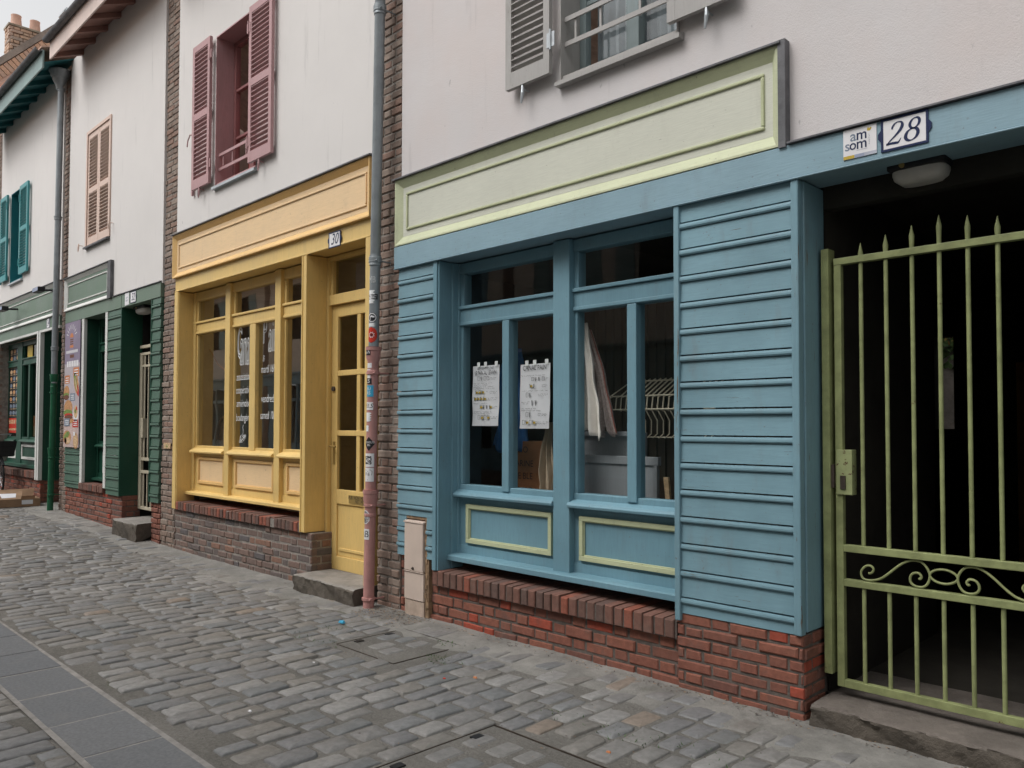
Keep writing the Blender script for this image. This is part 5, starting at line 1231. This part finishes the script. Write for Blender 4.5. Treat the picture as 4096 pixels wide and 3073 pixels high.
# yellow shop interior
t = thing('wicker_chair', (-9.5, .5, .6), 'round backed wicker chair inside the left yellow window', 'chair')
m = MB(); pts = [(-9.50 + .26 * math.cos(a), 1.36 + .28 * math.sin(a)) for a in np.linspace(-.3, PI + .3, 22)]; m.poly([(-9.74, .95), (-9.26, .95)] + pts, .50, .52)
m.build('backrest', M['wicker'], t); m = MB(); m.tube([(a, .49, b) for a, b in pts], .016, 8)
for a in np.linspace(.1, PI - .1, 13): m.tube([(-9.5, .495, 1.12), (-9.5 + .25 * math.cos(a), .495, 1.36 + .27 * math.sin(a))], .006, 5)
m.build('rim', M['wicker'], t); m = MB(); m.box(-9.74, -9.26, .53, 1.0, .86, .93); m.build('seat', M['wicker'], t)
for x in (-9.71, -9.32):
    for y in (.56, .94): m = MB(); m.box(x, x + .04, y, y + .04, .405, .86); m.build('leg', M['wicker'], t)
t = thing('bunting', (-9.4, .45, 2.2), 'thin orange streamer strung behind the left yellow pane', 'streamer')
m = MB(); m.tube([(-9.80, .40, 2.48), (-9.6, .42, 2.28), (-9.4, .45, 2.17), (-9.1, .5, 2.10), (-8.8, .5, 2.12)], .008, 6); m.build('cord', M['orange'], t)
t = thing('leaflet', (-7.15, .25, 1.28), 'small red and white leaflet at the foot of the right yellow pane', 'leaflet')
m = MB(); m.box(-7.31, -7.05, .245, .25, 1.285, 1.37); m.build('sheet', M['red'], t); m = MB(); text(m, 'PAIN', -7.2, 1.33, .2435, .035); text(m, 'BIO', -7.2, 1.30, .2435, .02); m.build('lettering', M['white'], t)
t = thing('bottle', (-7.2, .40, 1.28), 'pale bottle on the sill inside the right yellow pane', 'bottle')
m = MB(); m.lathe([(.03, 1.28), (.035, 1.30), (.035, 1.43), (.014, 1.47), (.014, 1.53), (.018, 1.535)], -7.12, .33, 14); m.build('glass', M['paleblue'], t, smooth=True)
m = MB(); m.lathe([(.034, 1.25), (.0355, 1.262), (.0355, 1.28)], -7.12, .33, 14); m.build('foot', M['paleblue'], t)
t = thing('shelf', (-8.5, .3, 1.2), 'narrow wooden shelf along the inside of the yellow shop window', 'shelf')
m = MB(); m.box(-9.8, -6.95, .27, .45, 1.21, 1.25); m.build('board', M['sauce'], t)

# ================================================================== food banner
t = thing('food_banner', (-13.75, -.03, 1.18), 'tall printed banner with burgers and orange tags fixed to the green boards', 'banner')
bx0, bx1 = -14.115, -13.372; yb_ = -.036; W = bx1 - bx0
m = MB()
NB = 12
for i in range(NB):
    z0_, z1_ = 1.18 + i * 1.965 / NB, 1.18 + (i + 1) * 1.965 / NB; m.cur = 2 if i < 3 else (1 if i < 8 else 0); m.rect(bx0, bx1, z0_, z1_, yb_)
m.cur = 0; m.box(bx0, bx1, yb_ + .0005, -.026, 1.18, 3.145); m.build('sheet', [M['violet'], M['lilac'], M['pinkgrey']], t)
def disc(mb, u, z, rx, rz, k=0, dy=0., a0=0, a1=2 * PI, rot=0.):
    x = bx0 + W * u; pts = [(rx * math.cos(a), rz * math.sin(a)) for a in np.linspace(a0, a1, 18)]; c, s = math.cos(rot), math.sin(rot)
    mb.add([(x + p * c - q * s, yb_ - .001 - dy, z + p * s + q * c) for p, q in pts], [tuple(range(18))])
mw, mo, mbn, ms, mm, msc, md, mr = (MB() for _ in range(8))
disc(mo, .45, 2.90, .085, .07, a0=0, a1=PI)
for zz in (2.87, 2.835, 2.80): mm.rect(bx0 + W * .35, bx0 + W * .56, zz - .012, zz + .008, yb_ - .001)
mo.rect(bx0 + W * .34, bx0 + W * .57, 2.74, 2.78, yb_ - .001)
for k in range(9):
    a = PI * (.1 + .1 * k); mw.ribbon([(bx0 + W * .45 + .17 * math.cos(a), 2.90 + .14 * math.sin(a)), (bx0 + W * .45 + .26 * math.cos(a), 2.90 + .21 * math.sin(a))], .012, yb_ - .001)
x = bx0 + .08
while x < bx1 - .1: mw.rect(x, x + .035, 2.655, 2.70, yb_ - .001); x += .052
mm.rect(bx0 + W * .35, bx0 + W * .62, 2.58, 2.63, yb_ - .001)
x = bx0 + .12
while x < bx1 - .12: mw.rect(x, x + .06, 2.44, 2.53, yb_ - .001); x += .083
mo.rect(bx0 + W * .60, bx0 + W * .97, 2.28, 2.42, yb_ - .001); mo.rect(bx0 + W * .03, bx0 + W * .36, 2.18, 2.31, yb_ - .001)
for zz in (2.38, 2.34, 2.30): mw.rect(bx0 + W * .66, bx0 + W * .91, zz - .008, zz + .008, yb_ - .002)
for zz in (2.27, 2.235, 2.20): mw.rect(bx0 + W * .09, bx0 + W * .3, zz - .007, zz + .007, yb_ - .002)
disc(mbn, .80, 2.17, .10, .20, rot=.55); disc(ms, .77, 2.18, .05, .16, dy=.001, rot=.55); disc(msc, .80, 2.15, .025, .13, dy=.002, rot=.55); disc(mr, .90, 2.06, .05, .1, rot=.5, dy=.001)
disc(mbn, .17, 2.05, .14, .10); disc(ms, .15, 2.0, .14, .035, dy=.001); disc(mm, .16, 1.965, .13, .04, dy=.002)
md.rect(bx0 + W * .42, bx0 + W * .74, 1.90, 2.02, yb_ - .001)
for zz in (1.99, 1.96, 1.93): mw.rect(bx0 + W * .47, bx0 + W * .69, zz - .006, zz + .006, yb_ - .002)
disc(mbn, .30, 1.80, .21, .12); disc(ms, .28, 1.72, .22, .05, dy=.001); disc(mr, .33, 1.68, .21, .03, dy=.002); disc(mm, .33, 1.65, .20, .035, dy=.003); disc(mbn, .40, 1.60, .19, .05, dy=.001)
disc(mw, .80, 1.70, .13, .12); disc(msc, .80, 1.73, .10, .10, dy=.001); disc(ms, .78, 1.74, .05, .03, dy=.002); disc(mr, .85, 1.78, .03, .03, dy=.002)
md.rect(bx0 + W * .06, bx0 + W * .42, 1.51, 1.63, yb_ - .005); mr.rect(bx0 + W * .60, bx0 + W * .97, 1.49, 1.61, yb_ - .001)
for zz in (1.60, 1.57, 1.54): mw.rect(bx0 + W * .12, bx0 + W * .36, zz - .006, zz + .006, yb_ - .0055); mw.rect(bx0 + W * .66, bx0 + W * .91, zz - .024, zz - .012, yb_ - .002)
disc(mbn, .25, 1.33, .20, .11); disc(ms, .22, 1.36, .15, .05, dy=.001, rot=.3); disc(msc, .3, 1.28, .14, .05, dy=.002); disc(mm, .15, 1.28, .06, .05, dy=.002); disc(mbn, .82, 1.28, .12, .12); disc(msc, .82, 1.28, .10, .10, dy=.001)
mw.rect(bx0 + W * .68, bx0 + W * .78, 1.36, 1.42, yb_ - .003)
for b, mt in ((mw, 'white'), (mo, 'orange'), (mbn, 'bun'), (ms, 'salad'), (mm, 'meat'), (msc, 'sauce'), (md, 'slate'), (mr, 'red')): b.build('print', M[mt], t)
# far shop: food picture board behind the glass
t = thing('menu_board', (-18.0, .28, 1.37), 'dark board of small food pictures over a red foot, in the far window', 'menu')
m = MB(); m.box(-18.50, -17.82, .202, .212, 1.37, 3.10); m.build('board', M['black'], t)
a_, b_, c_ = MB(), MB(), MB(); k = 0
for j in range(10):
    for i in range(3):
        x, z = -18.38 + i * .22, 2.98 - j * .135; q = [a_, b_, c_][(i + j) % 3] if j < 8 else c_; q.add([(x + .085 * math.cos(t_), .2005, z + .042 * math.sin(t_)) for t_ in np.linspace(0, 2 * PI, 10)[:-1]], [tuple(range(9))]); a_.rect(x - .08, x + .08, z - .062, z - .052, .2005)
a_.build('picture', M['sauce'], t); b_.build('picture', M['bun'], t); c_.build('picture', M['slate'], t)
m = MB(); m.rect(-18.50, -17.82, 1.37, 1.66, .1995); m.build('picture', M['red'], t)
m = MB()
for i in range(4): m.rect(-18.46 + i * .16, -18.36 + i * .16, 1.55, 1.63, .1985); m.rect(-18.46 + i * .16, -18.34 + i * .16, 1.42, 1.46, .1985)
m.build('picture', M['sauce'], t)
t = thing('yellow_sheet', (-16.5, .30, 2.8), 'yellow sheet over the far green top light, coloured to look lit', 'panel')
m = MB(); m.box(-17.26, -16.93, .205, .212, 2.80, 3.02); m.build('panel', M['paintedglow'], t)  # plain sheet before the glass, its yellow colour standing in for a bright glow
t = thing('poster', (-12.9, .27, 1.75), 'small red and orange poster in the dark green window behind the white trims', 'poster')
m = MB(); m.box(-12.70, -12.36, .24, .245, 1.74, 2.12); m.build('sheet', M['orange'], t); m = MB(); m.rect(-12.68, -12.38, 1.92, 1.99, .239); m.build('print', M['sauce'], t)
t = thing('poster', (-16.6, .27, 1.3), 'narrow orange and white poster at the foot of the far green window', 'poster')
m = MB(); m.box(-16.96, -16.70, .24, .245, 1.31, 1.70); m.build('sheet', M['sauce'], t); m = MB(); m.rect(-16.94, -16.72, 1.50, 1.68, .239); m.build('print', M['orange'], t)

# ================================================================== bicycle
bk = thing('bicycle', (-17.3, -.27, gzf(-17.2)), 'black city bicycle with a front basket at the left edge of the photo', 'bicycle')
gz0 = gzf(-17.3) + .005; Rw = .36; xf, xr_ = -16.98, -18.05; yb = -.29; zc = gz0 + Rw
for xw in (xf, xr_):
    m = MB(); m.tube([(xw + Rw * math.cos(a), yb, zc + Rw * math.sin(a)) for a in np.linspace(0, 2 * PI, 48)[:-1]], .019, 8, closed=True); wh = m.build('wheel', M['rubber'], bk, smooth=True)
    m = MB(); m.tube([(xw + (Rw - .028) * math.cos(a), yb, zc + (Rw - .028) * math.sin(a)) for a in np.linspace(0, 2 * PI, 48)[:-1]], .010, 6, closed=True); m.build('rim', M['steel'], wh, smooth=True)
    m = MB()
    for k in range(28): a = 2 * PI * k / 28; m.tube([(xw + .02 * math.cos(a + .5), yb + (.025 if k % 2 else -.025), zc + .02 * math.sin(a + .5)), (xw + (Rw - .03) * math.cos(a), yb, zc + (Rw - .03) * math.sin(a))], .0014, 4)
    m.tube([(xw, yb - .05, zc), (xw, yb + .05, zc)], .018, 10); m.build('spokes', M['steel'], wh)
    m = MB(); m.tube([(xw + (Rw + .035) * math.cos(a), yb, zc + (Rw + .035) * math.sin(a)) for a in np.linspace(.6, 3.0, 20)], .022, 6); m.build('mudguard', M['black'], bk, smooth=True)
hx, hz = xf - .20, gz0 + .98; bbx, bbz = xf - .62, gz0 + .30; stx, stz = xf - .78, gz0 + .86
m = MB(); m.tube([(xf, yb - .05, zc), (hx + .06, yb - .04, zc + .36), (hx + .02, yb, hz - .22)], .012, 8); m.tube([(xf, yb + .05, zc), (hx + .06, yb + .04, zc + .36), (hx + .02, yb, hz - .22)], .012, 8); m.tube([(hx + .02, yb, hz - .24), (hx - .01, yb, hz - .04)], .019, 10)
m.tube([(hx + .01, yb, hz - .18), (hx - .25, yb, gz0 + .48), (bbx, yb, bbz)], .016, 10); m.tube([(hx, yb, hz - .1), (hx - .28, yb, gz0 + .58), (bbx - .06, yb, bbz + .2)], .014, 10); m.tube([(bbx, yb, bbz), (stx, yb, stz)], .016, 10)
for s in (-.05, .05): m.tube([(bbx, yb + s * .6, bbz), (xr_, yb + s, zc)], .010, 8); m.tube([(stx + .02, yb + s * .4, stz - .12), (xr_, yb + s, zc)], .009, 8)
m.build('frame', M['black'], bk, smooth=True)
m = MB(); m.tube([(stx - .02, yb, stz + .07), (stx, yb, stz)], .012, 8); m.add([(stx - .16, yb - .09, stz + .10), (stx - .16, yb + .09, stz + .10), (stx + .12, yb + .02, stz + .10), (stx + .12, yb - .02, stz + .10), (stx - .15, yb - .06, stz + .06), (stx - .15, yb + .06, stz + .06), (stx + .11, yb + .012, stz + .07), (stx + .11, yb - .012, stz + .07)], [(0, 1, 2, 3), (4, 7, 6, 5), (0, 4, 5, 1), (1, 5, 6, 2), (2, 6, 7, 3), (3, 7, 4, 0)]); m.build('saddle', M['black'], bk, bevel=.02)
m = MB(); m.tube([(hx - .01, yb, hz - .05), (hx - .03, yb, hz + .12)], .012, 8); m.tube([(hx - .22, yb - .29, hz + .13), (hx - .08, yb - .27, hz + .16), (hx, yb - .1, hz + .15), (hx, yb + .1, hz + .15), (hx - .08, yb + .25, hz + .16), (hx - .22, yb + .27, hz + .13)], .011, 8); m.build('handlebar', M['steel'], bk, smooth=True)
for s in (-1, 1): m = MB(); m.tube([(hx - .14, yb + s * .275, hz + .147), (hx - .25, yb + s * .285, hz + .125)], .017, 8); m.build('grip', M['black'], bk, smooth=True)
m = MB(); x0_, x1_, y0_, y1_, z0_, z1_ = hx + .06, hx + .42, yb - .21, yb + .23, hz - .24, hz + .03
m.add([(x0_ + .03, y0_ + .04, z0_), (x1_ - .03, y0_ + .04, z0_), (x1_ - .03, y1_ - .04, z0_), (x0_ + .03, y1_ - .04, z0_), (x0_, y0_, z1_), (x1_, y0_, z1_), (x1_, y1_, z1_), (x0_, y1_, z1_)], [(0, 3, 2, 1), (0, 1, 5, 4), (1, 2, 6, 5), (2, 3, 7, 6), (3, 0, 4, 7)]); bs = m.build('basket', M['black'], bk); bs.modifiers.new('t', 'SOLIDIFY').thickness = .008
m = MB()
for k in range(9):
    f = k / 8; m.tube([(x1_ - .03, y0_ + .04 + (y1_ - y0_ - .08) * f, z0_), (x1_, y0_ + (y1_ - y0_) * f, z1_)], .004, 5)
for f in (0, .33, .66, 1.): m.tube([(x1_ - .03 + .03 * f, y0_ + .04 - .04 * f, z0_ + (z1_ - z0_) * f), (x1_ - .03 + .03 * f, y1_ - .04 + .04 * f, z0_ + (z1_ - z0_) * f)], .005, 5)
m.build('weave', M['rubber'], bs)
m = MB(); m.tube([(bbx, yb - .06, bbz), (bbx, yb + .06, bbz)], .03, 12); m.tube([(bbx, yb + .07, bbz), (bbx + .12, yb + .07, bbz - .12)], .009, 6); m.tube([(bbx, yb - .07, bbz), (bbx - .12, yb - .07, bbz + .12)], .009, 6); m.box(bbx + .08, bbx + .16, yb + .07, yb + .16, bbz - .13, bbz - .11); m.box(bbx - .16, bbx - .08, yb - .16, yb - .07, bbz + .11, bbz + .13); m.build('crank', M['steel'], bk)

# cardboard box by the wall
t = thing('cardboard_box', (-15.5, -.35, gzf(-15.5)), 'flat open cardboard box with a white label lying on the ground by the bicycle', 'box'); zb_ = gzf(-15.5) + .004
m = MB(); c, s_ = math.cos(-.12), math.sin(-.12)
def RB(x, y, z): return (-15.52 + x * c - y * s_, -.36 + x * s_ + y * c, zb_ + z)
def rbox(mb, x0, x1, y0, y1, z0, z1): mb.add([RB(*p) for p in ((x0, y0, z0), (x1, y0, z0), (x1, y1, z0), (x0, y1, z0), (x0, y0, z1), (x1, y0, z1), (x1, y1, z1), (x0, y1, z1))], [(0, 3, 2, 1), (4, 5, 6, 7), (0, 1, 5, 4), (1, 2, 6, 5), (2, 3, 7, 6), (3, 0, 4, 7)])
rbox(m, -.30, .30, -.33, .33, 0, .006); rbox(m, -.30, -.294, -.33, .33, .006, .13); rbox(m, .294, .30, -.33, .33, .006, .13); rbox(m, -.294, .294, -.33, -.324, .006, .13); rbox(m, -.294, .294, .324, .33, .006, .13); m.build('tray', M['cardboard'], t)
m = MB(); m.add([RB(.30, -.33, .13), RB(.30, .05, .13), RB(.02, .10, .24), RB(.0, -.30, .25)], [(0, 1, 2, 3)]); m.add([RB(-.30, -.30, .13), RB(-.30, .30, .13), RB(-.40, .33, .25), RB(-.42, -.25, .24)], [(0, 1, 2, 3)]); o = m.build('flap', M['cardboard'], t); o.modifiers.new('t', 'SOLIDIFY').thickness = .005
m = MB(); m.add([RB(.301, .06, .04), RB(.301, .22, .04), RB(.301, .22, .11), RB(.301, .06, .11)], [(0, 1, 2, 3)]); m.add([RB(.26, -.22, .151), RB(.24, -.02, .155), RB(.10, .0, .21), RB(.10, -.24, .213)], [(0, 1, 2, 3)]); m.build('paper_label', M['paper'], t)

# ================================================================== litter and moss
for (x, y, mt, lab, sx) in ((-5.32, -.54, 'cyan', 'small crushed blue wrapper near the foot of the pink pipe', .03), (-3.60, -.72, 'orange', 'tiny orange scrap on the setts before the blue shop', .014), (-3.72, -.86, 'red', 'tiny red scrap on the setts before the blue shop', .010), (-2.35, -1.02, 'orange', 'tiny orange scrap near the large cover', .012), (-4.55, -1.25, 'white', 'tiny white scrap on the setts at centre', .012), (-4.02, -1.95, 'white', 'tiny white pebble of litter on the setts near the slabs', .013)):
    t = MB(); t.add([(x - sx, y - sx * .5, .006), (x + sx, y - sx * .4, .006), (x + sx * .9, y + sx * .5, .006), (x - sx * .8, y + sx * .6, .006), (x - sx * .7, y - sx * .2, .006 + sx * .6), (x + sx * .8, y - sx * .3, .006 + sx * .4), (x + sx * .6, y + sx * .3, .006 + sx * .7), (x - sx * .6, y + sx * .3, .006 + sx * .5)], [(0, 3, 2, 1), (4, 5, 6, 7), (0, 1, 5, 4), (1, 2, 6, 5), (2, 3, 7, 6), (3, 0, 4, 7)])
    tag(t.build('litter', M[mt]), lab, 'litter', 'scraps of litter on the setts')
m = MB()
for i in range(2600):
    k = rng.random()
    if k < .35: x, y = rng.uniform(-7, -1), rng.uniform(-.10, .0)
    elif k < .7: x, y = rng.uniform(-5.6, -4.9) , rng.normal(-.16, .10)
    else: x, y = rng.uniform(-9, -1.6), rng.uniform(-2.3, -.3)
    y = min(y, -.005); s = rng.uniform(.003, .012) * (1 if k < .7 else .7); a = rng.uniform(0, 6.28); c_, s2 = math.cos(a), math.sin(a); z = .013 if y > -.3 else .006; m.cur = int(rng.integers(0, 3))
    m.add([(x - s * c_, y - s * s2, z), (x + s * .4 * s2, y - s * .4 * c_, z + .002), (x + s * c_, y + s * s2, z + s * .3), (x - s * .4 * s2, y + s * .4 * c_, z)], [(0, 1, 2, 3)])
o = m.build('grit', [M['earth'], M['iron'], M['stone']]); o['kind'] = 'stuff'; o['label'] = 'dry leaf crumbs and grit scattered on the setts'
m = MB()
for (cx_, cy_, n_, sx_) in ((-4.05, -.62, 60, .10), (-4.30, -.33, 40, .08), (-5.20, -.62, 40, .10), (-2.55, -.82, 70, .22), (-2.2, -.72, 60, .2), (-10.5, -.9, 160, .7), (-5.0, -.95, 40, .15), (-4.6, -.05, 30, .2)):
    for i in range(n_):
        x, y = cx_ + rng.normal(0, sx_), min(-.01, cy_ + rng.normal(0, .05)); h = rng.uniform(.004, .018); a = rng.uniform(0, 6.28); w = .004; z = gzf(x) + .0
        m.add([(x - w * math.cos(a), y - w * math.sin(a), z), (x + w * math.cos(a), y + w * math.sin(a), z), (x + rng.normal(0, .01), y + rng.normal(0, .01), z + h)], [(0, 1, 2)])
o = m.build('grass', M['leaf']); o['kind'] = 'stuff'; o['label'] = 'short weeds in the joints of the setts'

# ================================================================== camera, light, sky
cd = bpy.data.cameras.new('camera'); cam = bpy.data.objects.new('camera', cd); COL.objects.link(cam); S.camera = cam
cd.sensor_width = 36; cd.lens = 36 * 3205.5 / 4096; cd.shift_y = (1610.1 - 1536.5) / 4096; cd.clip_end = 2000; cd.clip_start = .05
yaw, pitch, roll = R(44.903), R(1.702), R(.1098)
f = Vector((-math.cos(yaw) * math.cos(pitch), math.sin(yaw) * math.cos(pitch), math.sin(pitch))); r = f.cross(Vector((0, 0, 1))).normalized(); u = r.cross(f)
r2 = r * math.cos(roll) + u * math.sin(roll); u2 = -r * math.sin(roll) + u * math.cos(roll)
cam.matrix_world = Matrix(((r2.x, u2.x, -f.x, 0), (r2.y, u2.y, -f.y, -4), (r2.z, u2.z, -f.z, 1.52), (0, 0, 0, 1)))

SE, SA = R(54), R(203)        # sun elevation and compass-like azimuth: from the street side, high, behind thin cloud
sd = Vector((math.cos(SE) * math.sin(SA), math.cos(SE) * math.cos(SA), math.sin(SE)))     # direction to the sun
ld = bpy.data.lights.new('sun', 'SUN'); ld.energy = .75; ld.angle = R(35); ld.color = (1, .96, .92)
lo_ = bpy.data.objects.new('sun', ld); COL.objects.link(lo_); lo_.rotation_euler = (-sd).to_track_quat('-Z', 'Y').to_euler()
w = bpy.data.worlds.new('World'); S.world = w; w.use_nodes = True; nt = w.node_tree; nt.nodes.clear()
o = nt.nodes.new('ShaderNodeOutputWorld'); b = nt.nodes.new('ShaderNodeBackground'); s = nt.nodes.new('ShaderNodeTexSky')
s.sky_type = 'NISHITA'; s.sun_disc = False; s.sun_elevation = SE; s.sun_rotation = SA; s.air_density = 1.; s.dust_density = 4.; s.ozone_density = 1.
hs = nt.nodes.new('ShaderNodeHueSaturation'); hs.inputs['Saturation'].default_value = .05; hs.inputs['Value'].default_value = 1.
nt.links.new(s.outputs[0], hs.inputs['Color']); nt.links.new(hs.outputs[0], b.inputs[0]); b.inputs[1].default_value = .15; nt.links.new(b.outputs[0], o.inputs[0])
vs_ = S.view_settings; vs_.view_transform = 'Standard'; vs_.look = 'None'; vs_.gamma = 1; vs_.exposure = .47; vs_.use_curve_mapping = False
S.cycles.max_bounces = 8; S.cycles.transparent_max_bounces = 12; S.cycles.use_denoising = True
